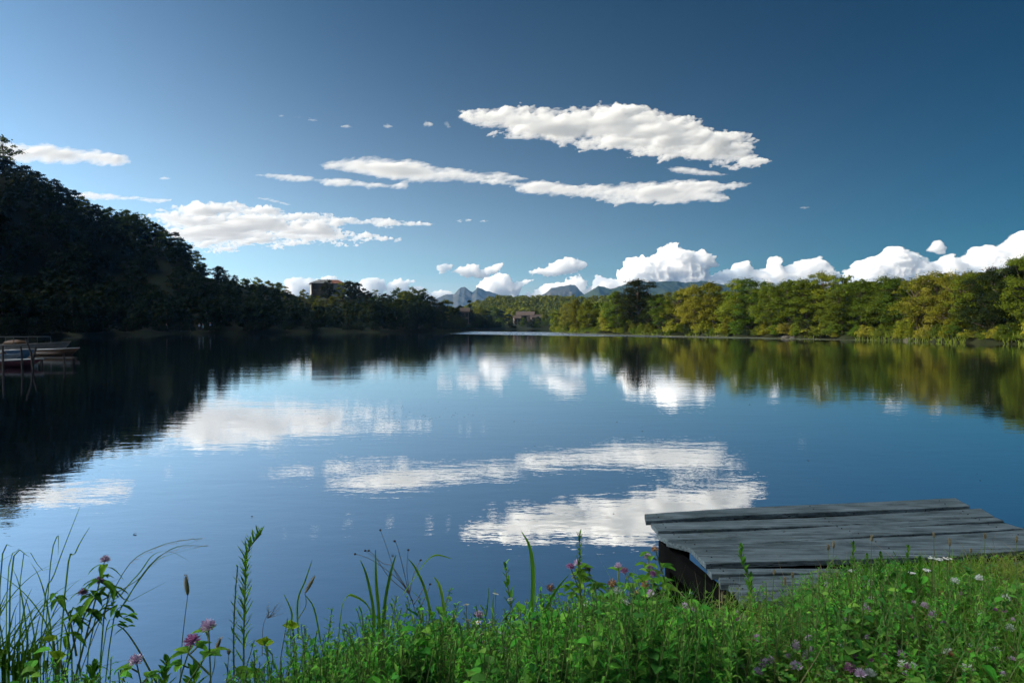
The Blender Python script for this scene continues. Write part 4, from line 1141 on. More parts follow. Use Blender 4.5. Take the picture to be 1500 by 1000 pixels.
mb = MB(); wall_holes(mb, -W_ / 2, 1.2, -3, HH, hl, .4, y=-D_ / 2); mb.build('wall', m_plp, h)
mb = MB(); wall_holes(mb, 1.2, W_ / 2, -3, HH, hr, .4, y=-D_ / 2); w2 = mb.build('wall', m_plw, h); w2['label'] = 'white plastered wall'
mb = MB(); mb.box((-W_ / 2 + .2, .2, HH / 2 - 1.5), (.4, D_ - .4, HH + 3)); mb.build('wall', m_plw, h)
mb = MB(); mb.box((W_ / 2 - .2, .2, HH / 2 - 1.5), (.4, D_ - .4, HH + 3)); mb.build('wall', m_plw, h)
mb = MB(); mb.box((0, D_ / 2 + .2, HH / 2 - 1.5), (W_, .4, HH + 3)); mb.build('wall', m_plp, h)
mb = MB(); mb.box((0, .1, 3.35), (W_ - .9, D_ - .8, .25)); mb.build('floor', m_dark, h)
for a in hl + hr:
    mb = MB(); x0, x1, z0, z1 = a
    mb.box((x0 + .04, -D_ / 2, (z0 + z1) / 2), (.07, .1, z1 - z0)); mb.box((x1 - .04, -D_ / 2, (z0 + z1) / 2), (.07, .1, z1 - z0)); mb.box(((x0 + x1) / 2, -D_ / 2, z1 - .04), (x1 - x0 - .15, .1, .07))
    wn = mb.build('window', m_dark, h)
    mb = MB(); mb.box(((x0 + x1) / 2, -D_ / 2 - .12, z0 - .07), (x1 - x0 + .2, .45, .1)); mb.build('sill', m_plw, wn)
def roof_piece(x0, x1, hip0, hip1, ez, rz_, dep, mat, holes=()):
    mb = MB(); y0, y1 = -dep / 2 - .4, dep / 2 + .4; t = .16
    a = [(x0, y0, ez), (x1, y0, ez), (x1, y1, ez), (x0, y1, ez)]; r0, r1 = (x0 + hip0, 0, rz_), (x1 - hip1, 0, rz_)
    V = a + [r0, r1] + [(p[0], p[1], p[2] - t) for p in a] + [(r0[0], 0, rz_ - t), (r1[0], 0, rz_ - t)]
    F = [(0, 1, 5, 4), (2, 3, 4, 5), (0, 4, 3), (1, 2, 5), (7, 6, 10, 11), (9, 8, 11, 10), (6, 9, 10), (8, 7, 11), (0, 6, 7, 1), (2, 8, 9, 3), (3, 9, 6, 0), (1, 7, 8, 2)]
    mb.add(V, F); return mb.build('roof', mat, h)
r1_ = roof_piece(-W_ / 2 - .5, 1.2, 3.2, 0, HH, HH + 1.5, D_, m_slate); r1_['label'] = 'grey slate roof half with broken patches'
r2_ = roof_piece(1.22, W_ / 2 + .4, 0, 2.4, HH, HH + 1.5, D_, m_tile); r2_['label'] = 'red tiled roof half'
mb = MB(); mb.box((-3.3, -2.45, HH + .78), (1.3, .9, .06), (rad(18.5), 0, .3)); mb.build('fallen_slab', m_plw, r1_)

m_brn = surf('brown_roof', (0.05, 0.035, 0.028), (0.08, 0.06, 0.05), scale=2)
def small_house(px, depth, base, w_, d_, hh, rise, wmat, rmat, rz, label):
    x = (px - 750) / FPX * depth; e = empty('house', (x, depth, base), rz); tag(e, label, 'house', 'distant houses at the lake end')
    mb = MB(); mb.box((0, 0, hh / 2), (w_, d_, hh))
    mb.add([(-w_ / 2, -d_ / 2, hh), (-w_ / 2, d_ / 2, hh), (-w_ / 2, 0, hh + rise - .05), (w_ / 2, -d_ / 2, hh), (w_ / 2, d_ / 2, hh), (w_ / 2, 0, hh + rise - .05)], [(0, 2, 1), (3, 4, 5)]); mb.build('wall', wmat, e)
    mb = MB(); y = d_ / 2 + .4; z0 = hh - rise * .4 / (d_ / 2)
    V = [(-w_ / 2 - .4, -y, z0), (w_ / 2 + .4, -y, z0), (w_ / 2 + .4, 0, hh + rise), (-w_ / 2 - .4, 0, hh + rise), (-w_ / 2 - .4, y, z0), (w_ / 2 + .4, y, z0)]
    V += [(a, b, c - .18) for a, b, c in V]
    mb.add([(a, b, c + .12) for a, b, c in V], [(0, 1, 2, 3), (3, 2, 5, 4), (7, 6, 9, 8), (8, 9, 10, 11), (0, 6, 7, 1), (5, 11, 10, 4), (1, 7, 8, 2), (2, 8, 11, 5), (3, 9, 6, 0), (4, 10, 9, 3)]); mb.build('roof', rmat, e)
    for k in range(max(2, int(w_ / 3))):
        for zz in (hh * .25, hh * .68):
            xx = -w_ / 2 + w_ * (k + .5) / max(2, int(w_ / 3))
            mb = MB(); mb.box((xx, -d_ / 2 - .03, zz), (.9, .08, 1.2)); mb.build('window', m_dark, e)
    return e
small_house(757, 338, 1.2, 3.2, 5, 4.0, 1.2, m_plp, m_brn, rad(8), 'small pale distant house, leftmost at the lake end')
small_house(770, 343, 1.2, 8.5, 7, 5.6, 1.7, m_plp, m_brn, rad(-6), 'wide pinkish distant house with a grey roof')
small_house(785, 340, 1.4, 5.6, 5, 4.2, 1.3, m_plp, m_brn, rad(10), 'low distant house under a dark slate roof by the yellow-green tree')
small_house(681, 226, hz((681 - 750) / FPX * 226, 226), 2.6, 3, 4.2, 1.0, m_plp, m_brn, rad(4), 'tiny pale hut peeping out below the blue mountain')

# ------------------------------------------------------------------ anglers on the far dark shore
m_skin = surf('skin', (0.45, 0.28, 0.2)); m_trs = surf('dark_trousers', (0.02, 0.025, 0.04)); m_hair = surf('hair', (0.03, 0.02, 0.015))
def person(px, depth, shirtc, label, sit, rz, s=1.0):
    x = (px - 750) / FPX * depth; g = max(0.35, hz(x, depth))
    if sit: J = [(0,0,.5),(0,.02,.75),(0,.03,1.02),(0,.02,1.18),(0,.0,1.24),(.1,0,.5),(.12,-.42,.5),(.12,-.44,.1),(.12,-.6,.04),(-.1,0,.5),(-.12,-.42,.5),(-.12,-.44,.1),(-.12,-.6,.04),(.19,.02,1.08),(.24,-.1,.82),(.14,-.34,.74),(-.19,.02,1.08),(-.24,-.1,.82),(-.14,-.34,.74)]
    else: J = [(0,0,.93),(0,.01,1.15),(0,.01,1.38),(0,0,1.5),(0,0,1.56),(.09,0,.9),(.11,-.02,.48),(.12,.02,.08),(.12,-.14,.04),(-.09,0,.9),(-.11,-.02,.48),(-.12,.02,.08),(-.12,-.14,.04),(.19,0,1.42),(.25,-.02,1.14),(.24,-.14,.92),(-.19,0,1.42),(-.25,-.02,1.14),(-.22,-.2,1.0)]
    R_ = [.13,.12,.13,.055,.05,.09,.055,.04,.035,.09,.055,.04,.035,.055,.04,.03,.055,.04,.03]
    E = [(0,1),(1,2),(2,3),(3,4),(0,5),(5,6),(6,7),(7,8),(0,9),(9,10),(10,11),(11,12),(2,13),(13,14),(14,15),(2,16),(16,17),(17,18)]
    me = bpy.data.meshes.new('person'); me.from_pydata(J, E, []); me.materials.append(m_trs)
    o = link('person', me, None, (x, depth, g)); o.rotation_euler = (0, 0, rz); o.scale = (s, s, s)
    sm = o.modifiers.new('skin', 'SKIN'); o.modifiers.new('sub', 'SUBSURF').render_levels = 1
    for i, v in enumerate(me.skin_vertices[0].data): v.radius = (R_[i], R_[i] * .8); v.use_root = (i == 0)
    hd = MB(); top = J[4]; hd.ball((top[0], top[1] - .01, top[2] + .12), .105, 12, 9, sc=(.85, 1, 1.15)); hd.ball((top[0], top[1] - .125, top[2] + .11), .02, 6, 4)
    hd.build('head', m_skin, o, smooth=True)
    hr_ = MB(); hr_.ball((top[0], top[1] + .015, top[2] + .155), .108, 12, 8, sc=(.88, 1, .95)); hr_.build('hair', m_hair, o, smooth=True)
    ms = surf('shirt', shirtc, rough=.9)
    sh = bpy.data.meshes.new('shirt'); ids = [0, 1, 2, 13, 14, 16, 17]; mp = {k: i for i, k in enumerate(ids)}
    sh.from_pydata([J[k] for k in ids], [(mp[a], mp[b]) for a, b in E if a in mp and b in mp], []); sh.materials.append(ms)
    so_ = link('shirt', sh, o); so_.modifiers.new('skin', 'SKIN'); so_.modifiers.new('sub', 'SUBSURF').render_levels = 1
    for i, v in enumerate(sh.skin_vertices[0].data): v.radius = (R_[ids[i]] + .02, R_[ids[i]] * .8 + .02); v.use_root = (i == 0)
    return tag(o, label, 'person')
def shore_d(px): return depth_on_land(px, 1.2, lo=95, hi=260)
person(244, shore_d(244), (.28, .36, .48), 'lone person in a pale blue shirt sitting on the dark shore near the boats', True, rad(-25))
person(292, shore_d(292), (.28, .36, .48), 'standing person in a pale shirt beside a seated one on the dark shore', False, rad(-20), .92)
person(297.5, shore_d(297.5), (.12, .26, .28), 'seated person in a greenish shirt next to a standing one on the dark shore', True, rad(-30))
person(308, shore_d(308), (.18, .28, .45), 'standing person in a blue shirt, farthest along the dark shore', False, rad(-20))

# stones and reeds on the sunny bank
m_stone = surf('pale_stone', (0.04, 0.038, 0.033), (0.07, 0.066, 0.058), scale=6, rough=.9, bump=.02, bscale=8)
for i, (px, s, lab) in enumerate([(1055,.45,'grey stone at the water edge below the olive grove'),(1153,.6,'low grey stone beside the brownish bush at the waterline'),(1163,.4,'smaller grey stone just beyond the low one by the brownish bush'),(1333,.55,'flat stone at the water edge below the spreading boughs')]):
    d = depth_on_land(px, .1); mb = MB(); mb.ball((0, 0, 0), s, 10, 7, sc=(1.3, .9, .45), rough=.12)
    tag(mb.build('stone', m_stone, None, ((px - 750) / FPX * d, d, .1), smooth=True), lab, 'stone', 'stones on the sunny waterline')
rd = MB(); rng = np.random.default_rng(3)
def strips(B, T, Wd, rng, curve=None):
    """many bent blades at once: base B, tip T (n,3), width Wd; three-segment tapering ribbons"""
    n = len(B); D = T - B
    S = np.cross(D, rng.normal(0, 1, (n, 3)) * np.array([1, 1, .2])); S /= np.linalg.norm(S, axis=1, keepdims=True) + 1e-9
    ts = [0, .38, .72, 1.0]; ws = [1, .85, .5, .04]
    Cv = curve if curve is not None else np.zeros_like(D)
    V = []
    for t, w_ in zip(ts, ws):
        c = B + D * t + Cv * (4 * t * (1 - t))[..., None] if np.ndim(t) else B + D * t + Cv * (4 * t * (1 - t))
        V += [c - S * Wd[:, None] * w_ / 2, c + S * Wd[:, None] * w_ / 2]
    V = np.stack(V, 1).reshape(-1, 3)
    b = (np.arange(n) * 8)[:, None]
    Q = np.concatenate([b + np.array([[0, 1, 3, 2]]), b + np.array([[2, 3, 5, 4]]), b + np.array([[4, 5, 7, 6]])])
    return V, Q
N = 9000
ii = rng.integers(28, 39, N); tt = rng.random(N)
LK = LAKE
A_ = LK[ii % len(LK)]; B_ = LK[(ii + 1) % len(LK)]
pt = A_ + (B_ - A_) * tt[:, None]
pt = pt + rng.uniform(-.35, 1.2, (N, 2)) * 0.9
# shore stretch indices 28.. are the sunny right bank in reverse order; keep what lies there
idx = [i for i in range(len(LK)) if 5 < LK[i][0] < 49 and 60 <= LK[i][1] <= 172]
i0, i1 = min(idx), max(idx)
ii = rng.integers(i0, i1, N); A_ = LK[ii]; B_ = LK[ii + 1]
pt = A_ + (B_ - A_) * rng.random(N)[:, None] + np.array([1, .4]) * rng.uniform(-.3, 1.6, (N, 1))
den = vnoise(pt[:, 0] / 2.3, pt[:, 1] / 4.5, seed=8); pt = pt[den > -.02]; N = len(pt)
z0 = np.maximum(height(pt[:, 0], pt[:, 1]), -.1)
B3 = np.stack([pt[:, 0], pt[:, 1], z0], 1); hh = rng.uniform(.25, .75, N)
T3 = B3 + np.stack([rng.normal(0, .18, N), rng.normal(0, .18, N), hh], 1)
V, Q = strips(B3, T3, rng.uniform(.04, .09, N), rng, rng.normal(0, .05, (N, 3)))
rd.addq(V, Q)
F_REED = foliage('reed_blades', [(0.06, 0.10, 0.01), (0.11, 0.16, 0.012), (0.13, 0.15, 0.03), (0.05, 0.09, 0.01)], objvar=0)
tag(rd.build('reeds', F_REED), 'bright green reeds and grass fringing the sunny waterline', 'reeds', None, 'stuff')

fl = MB(); rng = np.random.default_rng(77); n = 100
ax = at_z(580, 606, 0.004); cx_ = ax.x + rng.normal(0, .9, n); cy_ = ax.y + rng.normal(0, .9, n) + (cx_ - ax.x) * -.25
k2 = rng.random(n) < .25; cx_[k2] = rng.uniform(-6, 6, k2.sum()); cy_[k2] = rng.uniform(5, 20, k2.sum())
P = np.stack([cx_, cy_, np.full(n, .006)], 1); V, Q = leaf_cloud(P, np.tile([0, 0, 1.0], (n, 1)), .022, rng, jit=.05); fl.addq(V, Q)
tag(fl.build('floating_leaves', F_DARK), 'thin scatter of dark leaves drifting on the calm water', 'floating leaves', None, 'stuff')
# ------------------------------------------------------------------ foreground bank
F_GRASS = foliage('grass_blades', [(0.05, 0.22, 0.02), (0.10, 0.33, 0.025), (0.17, 0.42, 0.035), (0.25, 0.36, 0.06), (0.07, 0.27, 0.03), (0.36, 0.31, 0.14)], trans=.4, objvar=.12, patch=(2.2, (0.26, 0.27, 0.05), .6))
F_COVER = foliage('low_leaves', [(0.04, 0.21, 0.03), (0.09, 0.33, 0.035), (0.16, 0.43, 0.045), (0.06, 0.24, 0.05), (0.3, 0.27, 0.09)], trans=.35, objvar=.12, patch=(3.0, (0.2, 0.2, 0.05), .6))
F_HERB = foliage('herb_leaves', [(0.05, 0.16, 0.02), (0.10, 0.26, 0.022), (0.16, 0.33, 0.03)], trans=.3, objvar=.15)
F_WEED = foliage('weed_leaves', [(0.035, 0.17, 0.03), (0.07, 0.30, 0.03), (0.13, 0.42, 0.04), (0.24, 0.44, 0.06), (0.05, 0.22, 0.04)], trans=.3, objvar=.1, patch=(4.0, (0.05, 0.11, 0.03), .8))
F_LIME = foliage('broad_leaf', [(0.2, 0.34, 0.02), (0.3, 0.42, 0.03)], trans=.4, objvar=.1)
F_STEM = surf('plant_stem', (0.07, 0.16, 0.03), (0.14, 0.16, 0.05), scale=30, rough=.7)
F_DRY = surf('dry_stem', (0.10, 0.07, 0.045), (0.19, 0.14, 0.09), scale=30, rough=.85)
F_SEED = surf('seed_head', (0.16, 0.13, 0.07), (0.3, 0.25, 0.14), scale=60, rough=.9, bump=.002, bscale=300)
P_PINK = foliage('clover_petals_pink', [(0.42, 0.24, 0.42), (0.6, 0.44, 0.6), (0.74, 0.66, 0.74)], trans=.3, objvar=.2)
P_DEEP = foliage('clover_petals_deep', [(0.28, 0.1, 0.22), (0.42, 0.2, 0.36)], trans=.3, objvar=.2)
P_BROWN = foliage('clover_petals_withered', [(0.16, 0.07, 0.03), (0.28, 0.13, 0.05), (0.36, 0.22, 0.1)], trans=.2, objvar=.2)
P_WHITE = foliage('petals_white', [(0.62, 0.64, 0.6), (0.8, 0.8, 0.76)], trans=.3, objvar=.06)
P_YELL = surf('flower_centre', (0.5, 0.33, 0.03), (0.6, 0.42, 0.05), scale=50)

def ribbon(mb, pts, widths, side=None):
    n = len(pts); V = []
    for i, p in enumerate(pts):
        t = Vector(pts[min(i + 1, n - 1)]) - Vector(pts[max(i - 1, 0)])
        s = side.copy() if side is not None else t.cross(Vector((0, 0, 1)))
        if s.length < 1e-4: s = Vector((1, 0, 0))
        s.normalize(); nn = s.cross(t); nn = nn.normalized() if nn.length > 1e-6 else Vector((0, 0, 1))
        w_ = widths[i] / 2
        V += [Vector(p) - s * w_ + nn * w_ * .35, Vector(p), Vector(p) + s * w_ + nn * w_ * .35]
    F = []
    for i in range(n - 1):
        a = i * 3; F += [(a, a + 1, a + 4, a + 3), (a + 1, a + 2, a + 5, a + 4)]
    mb.add(V, F)
def leaf(mb, base, d, L, W, droop=.3, tip=.02):
    d = Vector(d).normalized(); base = Vector(base); pts = []; ws = []
    for t, w_ in ((0, .15), (.25, .85), (.5, 1), (.78, .65), (1, tip)):
        pts.append(base + d * L * t + Vector((0, 0, -droop * L * t * t))); ws.append(W * w_)
    ribbon(mb, pts, ws)
def curve_pts(a, b, bend, n=9):
    a, b, bend = Vector(a), Vector(b), Vector(bend)
    return [a.lerp(b, i / n) + bend * (4 * (i / n) * (1 - i / n)) for i in range(n + 1)]

# --- lawn: grass
rng = np.random.default_rng(21)
def lawn_points(n, x0=-3.4, x1=5.6, y0=.5, y1=4.4):
    p = np.stack([rng.uniform(x0, x1, n), rng.uniform(y0, y1, n)], 1)
    sd = -poly_sd(LAKE, p[:, 0], p[:, 1])
    ok = (sd > .02) & ((p[:, 0] < 1.0) | (sd > .16))
    return p[ok], sd[ok]
p, sd = lawn_points(150000)
z = height(p[:, 0], p[:, 1])
n = len(p)
tall = .5 + .5 * fbm(p[:, 0] * 1.6, p[:, 1] * 1.6, oct=3, seed=2)
# longer on the lip of the bank at the left, short on the trodden lawn at the right
zone_l = 1 - smooth01((p[:, 0] - .6) / 1.2)
hh = (.05 + .10 * tall + zone_l * .10 * rng.random(n)) * rng.uniform(.5, 1.4, n)
dr = rng.normal(0, .45, (n, 2)) * hh[:, None]
B3 = np.stack([p[:, 0], p[:, 1], z - .01], 1); T3 = B3 + np.stack([dr[:, 0], dr[:, 1], hh], 1)
V, Q = strips(B3, T3, rng.uniform(.002, .0048, n), rng, np.stack([rng.normal(0, .012, n), rng.normal(0, .012, n), np.full(n, .01)], 1))
mb = MB(); mb.addq(V, Q)
tag(mb.build('grass', F_GRASS), 'short green grass of the bank', 'grass', None, 'stuff')
# --- low leafy cover (clover, plantain)
p, sd = lawn_points(60000)
z = height(p[:, 0], p[:, 1]); n = len(p)
zl = 1 - smooth01((p[:, 0] - .9) / 1.2)
lf = rng.random(n) ** 1.6 * (.07 + .13 * zl) + .01
P = np.stack([p[:, 0], p[:, 1], z + lf], 1)
az = rng.uniform(0, 6.283, n); VV = []; QQ = []; o = 0
for k in range(3):                                   # three leaflets to a leaf
    a = az + k * 2.094; L_ = rng.uniform(.008, .019, n)
    d = np.stack([np.cos(a), np.sin(a), rng.uniform(-.1, .5, n)], 1); s = np.stack([-np.sin(a), np.cos(a), rng.uniform(-.3, .3, n)], 1)
    v = np.stack([P, P + d * (L_ * .55)[:, None] + s * (L_ * .42)[:, None], P + d * L_[:, None], P + d * (L_ * .55)[:, None] - s * (L_ * .42)[:, None]], 1).reshape(-1, 3)
    VV.append(v); QQ.append(np.arange(4 * n).reshape(-1, 4) + 4 * n * k)
mb = MB(); mb.addq(np.concatenate(VV), np.concatenate(QQ))
tag(mb.build('ground_cover', F_COVER), 'low clover leaves woven through the grass', 'ground cover', None, 'stuff')

# --- unnamed leafy weeds standing along the lip of the bank
def edge_y(x):
    ys = np.arange(.8, 4.6, .02); s = -poly_sd(LAKE, np.full_like(ys, x), ys)
    k = np.argmax(s < 0); return ys[k] if (s < 0).any() else 3.2
# height of the plant tops by photo column
TOPS = np.array([(-100,900),(0,885),(60,900),(110,940),(165,950),(200,985),(215,1010),(325,1010),(350,925),(400,885),(440,895),(480,915),(520,905),(560,885),(600,862),(640,880),(680,895),(740,885),(780,885),(820,860),(860,850),(940,848),(990,870),(1040,885),(1085,880),(1120,858),(1180,843),(1215,822),(1260,812),(1330,814),(1365,826),(1450,838),(1500,845),(1650,850)], float)
mbl = MB(); mbs = MB(); rw = random.Random(5)
for k in range(3600):
    px = rw.uniform(-120, 1640); a = (px - 750) / FPX
    back = rw.random() ** 1.4 * 1.1 if px > 700 else rw.random() ** 1.8 * .7
    if px > 1080 and rw.random() < (.2 if 1180 < px < 1350 and back < .35 else .6): continue
    # find the lip along this column
    ys = np.arange(.9, 4.4, .03); s = -poly_sd(LAKE, a * ys, ys); kk = np.argmax(s < 0) if (s < 0).any() else len(ys) - 1
    d = ys[kk] - .04 - back
    if px > 1100: d = min(d, 3.2 - back)
    if d < 1.15: continue
    x = a * d; g = hz(x, d)
    top = CAM_H - (np.interp(px, TOPS[:, 0], TOPS[:, 1]) + rw.uniform(-4, 36) - 476) / 1000 * d
    H = min(top - g, .47) * rw.uniform(.7, 1.0)
    H = min(H, (.34 if px < 1350 else .2) if px > 1180 else .46)
    if H < .05: continue
    lean = Vector((rw.gauss(0, .12), rw.gauss(0, .1), 1)) * H
    pts = curve_pts((x, d, g), Vector((x, d, g)) + lean, (rw.gauss(0, .02), 0, 0), 5)
    mbs.tube(pts, [.0028 - .0003 * i for i in range(6)], 4, cap=False)
    typ = rw.random(); nl = int(H * rw.uniform(75, 120) * (1 if typ < .9 else .45)) + 5
    for i in range(nl):
        t = .12 + .88 * i / nl; q = pts[0].lerp(pts[-1], t); az = i * 2.4 + rw.random()
        L = (.05 if typ < .45 else .03 if typ < .75 else .022 if typ < .9 else .062) * (1.15 - .6 * t) * rw.uniform(.5, 1.5)
        leaf(mbl, q, (math.cos(az), math.sin(az), (.7 if typ < .8 else 0) + .8 * t + rw.uniform(-.4, .3)), L, L * (.17 if typ < .45 else .42 if typ < .8 else .7), rw.uniform(.1, .9))
dry = MB(); p_, s_ = lawn_points(5200, y1=3.9); z_ = height(p_[:, 0], p_[:, 1]); n_ = len(p_); h_ = rng.uniform(.05, .2, n_) * (1 + .6 * (1 - smooth01((p_[:, 0] - .6) / 1.2)))
B_ = np.stack([p_[:, 0], p_[:, 1], z_], 1); T_ = B_ + np.stack([rng.normal(0, .5, n_) * h_, rng.normal(0, .5, n_) * h_, h_], 1)
V, Q = strips(B_, T_, rng.uniform(.0016, .0036, n_), rng, rng.normal(0, .02, (n_, 3))); dry.addq(V, Q)
F_STRAW = foliage('straw', [(0.34, 0.28, 0.15), (0.24, 0.17, 0.08), (0.42, 0.38, 0.24), (0.14, 0.08, 0.04)], trans=.2, objvar=0)
tag(dry.build('dry_grass', F_STRAW), 'dry straw coloured blades scattered through the green bank', 'dry grass', None, 'stuff')
mbs.build('stem', F_STEM)
o_ = mbl.build('undergrowth', F_WEED); tag(o_, 'tangle of leafy green weeds along the lip of the bank', 'undergrowth', None, 'stuff')
st_ = bpy.data.objects['stem']; st_.parent = o_

# --- plants that stand out, one by one
def root_at(px, d):
    x = (px - 750) / FPX * d; return Vector((x, d, hz(x, d) - .01))
def thing(name, p, label, cat, group=None):
    e = empty(name, p); return tag(e, label, cat, group)
def rel(v, e): return Vector(v) - e.location

def head_mesh(kind, seed):
    r = random.Random(seed); mb = MB(); R_ = .0125
    n = {'pink': 70, 'deep': 60, 'brown': 46, 'white': 48}[kind]
    for i in range(n):
        u = (i + .5) / n; th = math.acos(1 - 1.72 * u); az = i * 2.399
        d = Vector((math.sin(th) * math.cos(az), math.sin(th) * math.sin(az), math.cos(th)))
        L = R_ * r.uniform(.85, 1.25)
        dd = (d + Vector((0, 0, .5 if kind != 'brown' else -.4))).normalized()
        b = d * R_ * .25; w_ = R_ * .3
        s = dd.cross(Vector((r.uniform(-1, 1), r.uniform(-1, 1), r.uniform(-1, 1)))).normalized() * w_ * .5
        m_ = b + dd * L * .6; t = b + dd * L + s * r.uniform(-.4, .4)
        mb.add([b, m_ - s, t, m_ + s], [(0, 1, 2, 3)])
    mb.ball((0, 0, 0), R_ * .45, 7, 5)
    return mb.mesh('flower_head', {'pink': P_PINK, 'deep': P_DEEP, 'brown': P_BROWN, 'white': P_WHITE}[kind])
HEADS = {k: [head_mesh(k, s) for s in range(3)] for k in ('pink', 'deep', 'brown', 'white')}
def clover_leaf(mb, b, d, L):
    d = Vector(d).normalized(); s = d.cross(Vector((0, 0, 1))).normalized()
    for a in (-1.0, 0, 1.0):
        v = (d * math.cos(a) + s * math.sin(a)).normalized(); leaf(mb, b, v + Vector((0, 0, .25)), L, L * .55, .35, .25)
CP = []
for s in range(5):
    r = random.Random(70 + s); H = 1.0; ml_, ms_ = MB(), MB()
    # one unit-height plant with the proportions of a 25 cm stem
    top = Vector((r.uniform(-.18, .18), r.uniform(-.1, .1), H)); pts = curve_pts((0, 0, 0), top, (r.uniform(-.07, .07), 0, 0), 7)
    ms_.tube(pts, [.0062 - .0004 * i for i in range(8)], 5)
    for k, t in enumerate((.2, .32, .45, .56, .68, .78, .87, .94)):
        q = pts[0].lerp(pts[-1], t) + Vector((0, 0, 0)); az = k * 2.6 + r.random(); dd = Vector((math.cos(az), math.sin(az), .8))
        st = q + dd.normalized() * (.15 if t < .8 else .04); ms_.tube([q, st], [.005, .004], 4, cap=False)
        clover_leaf(ml_, st, (math.cos(az), math.sin(az), .2), .085 if t < .8 else .075)
    CP.append((ms_.mesh('stem', F_STEM), ml_.mesh('leaves', F_HERB), top))
def clover(px, py, kind, hgt, label=None, scale=1.0, group=None, d=None):
    s_ = (py - 476) / 1000
    base_g = .62
    d = d if d is not None else (CAM_H - base_g - hgt) / s_
    for _ in range(4):
        x = (px - 750) / FPX * d; g = hz(x, d); d = .5 * d + .5 * max(.9, (CAM_H - g - hgt) / s_)
    # never beyond the lip of the bank
    a = (px - 750) / FPX
    lim = lip(a)
    if d > lim: d = lim
    x = a * d; g = hz(x, d); z = CAM_H - s_ * d; H = max(.05, z - g)
    ms_, ml_, top = random.choice(CP)
    az = random.uniform(0, 6.28); c_, sn = math.cos(az), math.sin(az)
    tx, ty = (top.x * c_ - top.y * sn) * H, (top.x * sn + top.y * c_) * H
    e = empty('clover_plant', (x - tx, d - ty, g), az)
    k = H
    for nm, me_ in (('stem', ms_), ('leaves', ml_)):
        o = link(nm, me_, e); o.scale = (k, k, k) if nm == 'stem' or H < .3 else (k, k, k)
    hd = link('flower_head', random.choice(HEADS[kind]), e, (top.x * H, top.y * H, H * 1.0)); hd.scale = (scale,) * 3
    hd.rotation_euler = (random.uniform(-.3, .3), random.uniform(-.3, .3), 0)
    tag(e, label, 'clover', group)
    return e
_lip = {}
def lip(a):
    k = round(a, 3)
    if k not in _lip:
        ys = np.arange(.9, 4.6, .02); s = -poly_sd(LAKE, k * ys, ys); kk = np.argmax(s < 0) if (s < 0).any() else len(ys) - 1
        _lip[k] = ys[kk] - (.05 if k > -.3 else .3)
        if k > .36: _lip[k] = min(_lip[k], 3.22)
    return _lip[k]
G1 = 'flowering clovers at the bank edge beside the landing stage'; G2 = 'flowering clovers scattered over the lawn'
heads = [
 (836,833,'deep',.3),(847,828,'pink',.31),(862,835,'brown',.3),(907,832,'pink',.28),(916,839,'deep',.27),(950,818,'pink',.28),(961,806,'brown',.3),(953,833,'pink',.26),(958,844,'deep',.26),
 (898,857,'brown',.25),(947,859,'brown',.24),(956,873,'pink',.24),(936,872,'brown',.24),(905,869,'white',.22),(861,890,'white',.2),(917,886,'white',.2),(908,905,'white',.18),(820,932,'white',.2),
 (851,925,'pink',.2),(839,941,'pink',.2),(851,964,'pink',.2),(803,995,'pink',.2),(929,928,'deep',.16),(1002,943,'pink',.16),(1034,920,'pink',.16),(1032,907,'white',.18),(1017,899,'pink',.16),(1006,893,'pink',.16),(1092,910,'deep',.14),(807,863,'brown',.3),(1060,970,'white',.16),(947,907,'white',.16),
 (1280,857,'pink',.1),(1276,863,'pink',.1),(1282,883,'pink',.12),(1274,897,'pink',.1),(1331,893,'pink',.1),(1360,891,'pink',.1),(1317,902,'pink',.1),(1372,905,'pink',.1),(1114,941,'pink',.14),(1105,944,'brown',.14),(1129,947,'brown',.13),
 (1171,952,'pink',.12),(1190,941,'pink',.12),(1192,959,'pink',.12),(1187,968,'pink',.12),(1132,972,'pink',.13),(1123,977,'pink',.13),(1171,982,'pink',.12),(1115,990,'pink',.13),(1239,953,'white',.12),(1250,985,'deep',.14),(1267,993,'pink',.13),(1326,963,'pink',.1),(1320,943,'brown',.1),(1152,904,'brown',.12),(1129,905,'brown',.12),
 (1224,987,'white',.1),(1281,993,'white',.1),(1329,980,'white',.1),(1344,983,'white',.1),(1352,937,'white',.08),(1487,925,'white',.08),(1465,959,'pink',.08),(1440,850,'white',.1),(1404,854,'white',.1),(1407,926,'white',.08),(1206,892,'brown',.1),(1238,905,'white',.08),(1255,910,'white',.08),(1388,873,'brown',.08),(1445,905,'pink',.08),(1395,960,'white',.08),(1425,985,'white',.08),(1480,880,'white',.08),(1300,925,'white',.07),(1215,860,'white',.08),
 (193,973,'pink',.25),(301,922,'pink',.33),(276,944,'deep',.3),(581,993,'white',.2),(614,930,'pink',.25),(640,943,'white',.2),(700,905,'pink',.25),(660,965,'pink',.18),(735,960,'white',.18),(757,985,'pink',.15),(695,990,'brown',.15),(980,965,'brown',.14),(965,990,'white',.12),(1040,990,'pink',.12),
]
hue = {'pink': 'pink-purple', 'deep': 'deep purple', 'brown': 'withered brown', 'white': 'white'}
def zone_name(px, py):
    if px < 330: return 'standing against the water by the bare gap'
    if px < 790: return 'low in the weeds along the middle of the bank'
    if px < 1000: return ('tall at the water edge beside the planks' if py < 880 else 'low in front of the tall clovers')
    if px < 1200: return ('on the grass below the planks corner' if py < 930 else 'at the picture bottom under the planks corner')
    return ('on the lawn close to the planks' if py < 910 else 'on the lawn well in front of the planks')
from collections import defaultdict
cnt = defaultdict(list)
for hd_ in heads: cnt[(hd_[2], zone_name(hd_[0], hd_[1]))].append(hd_)
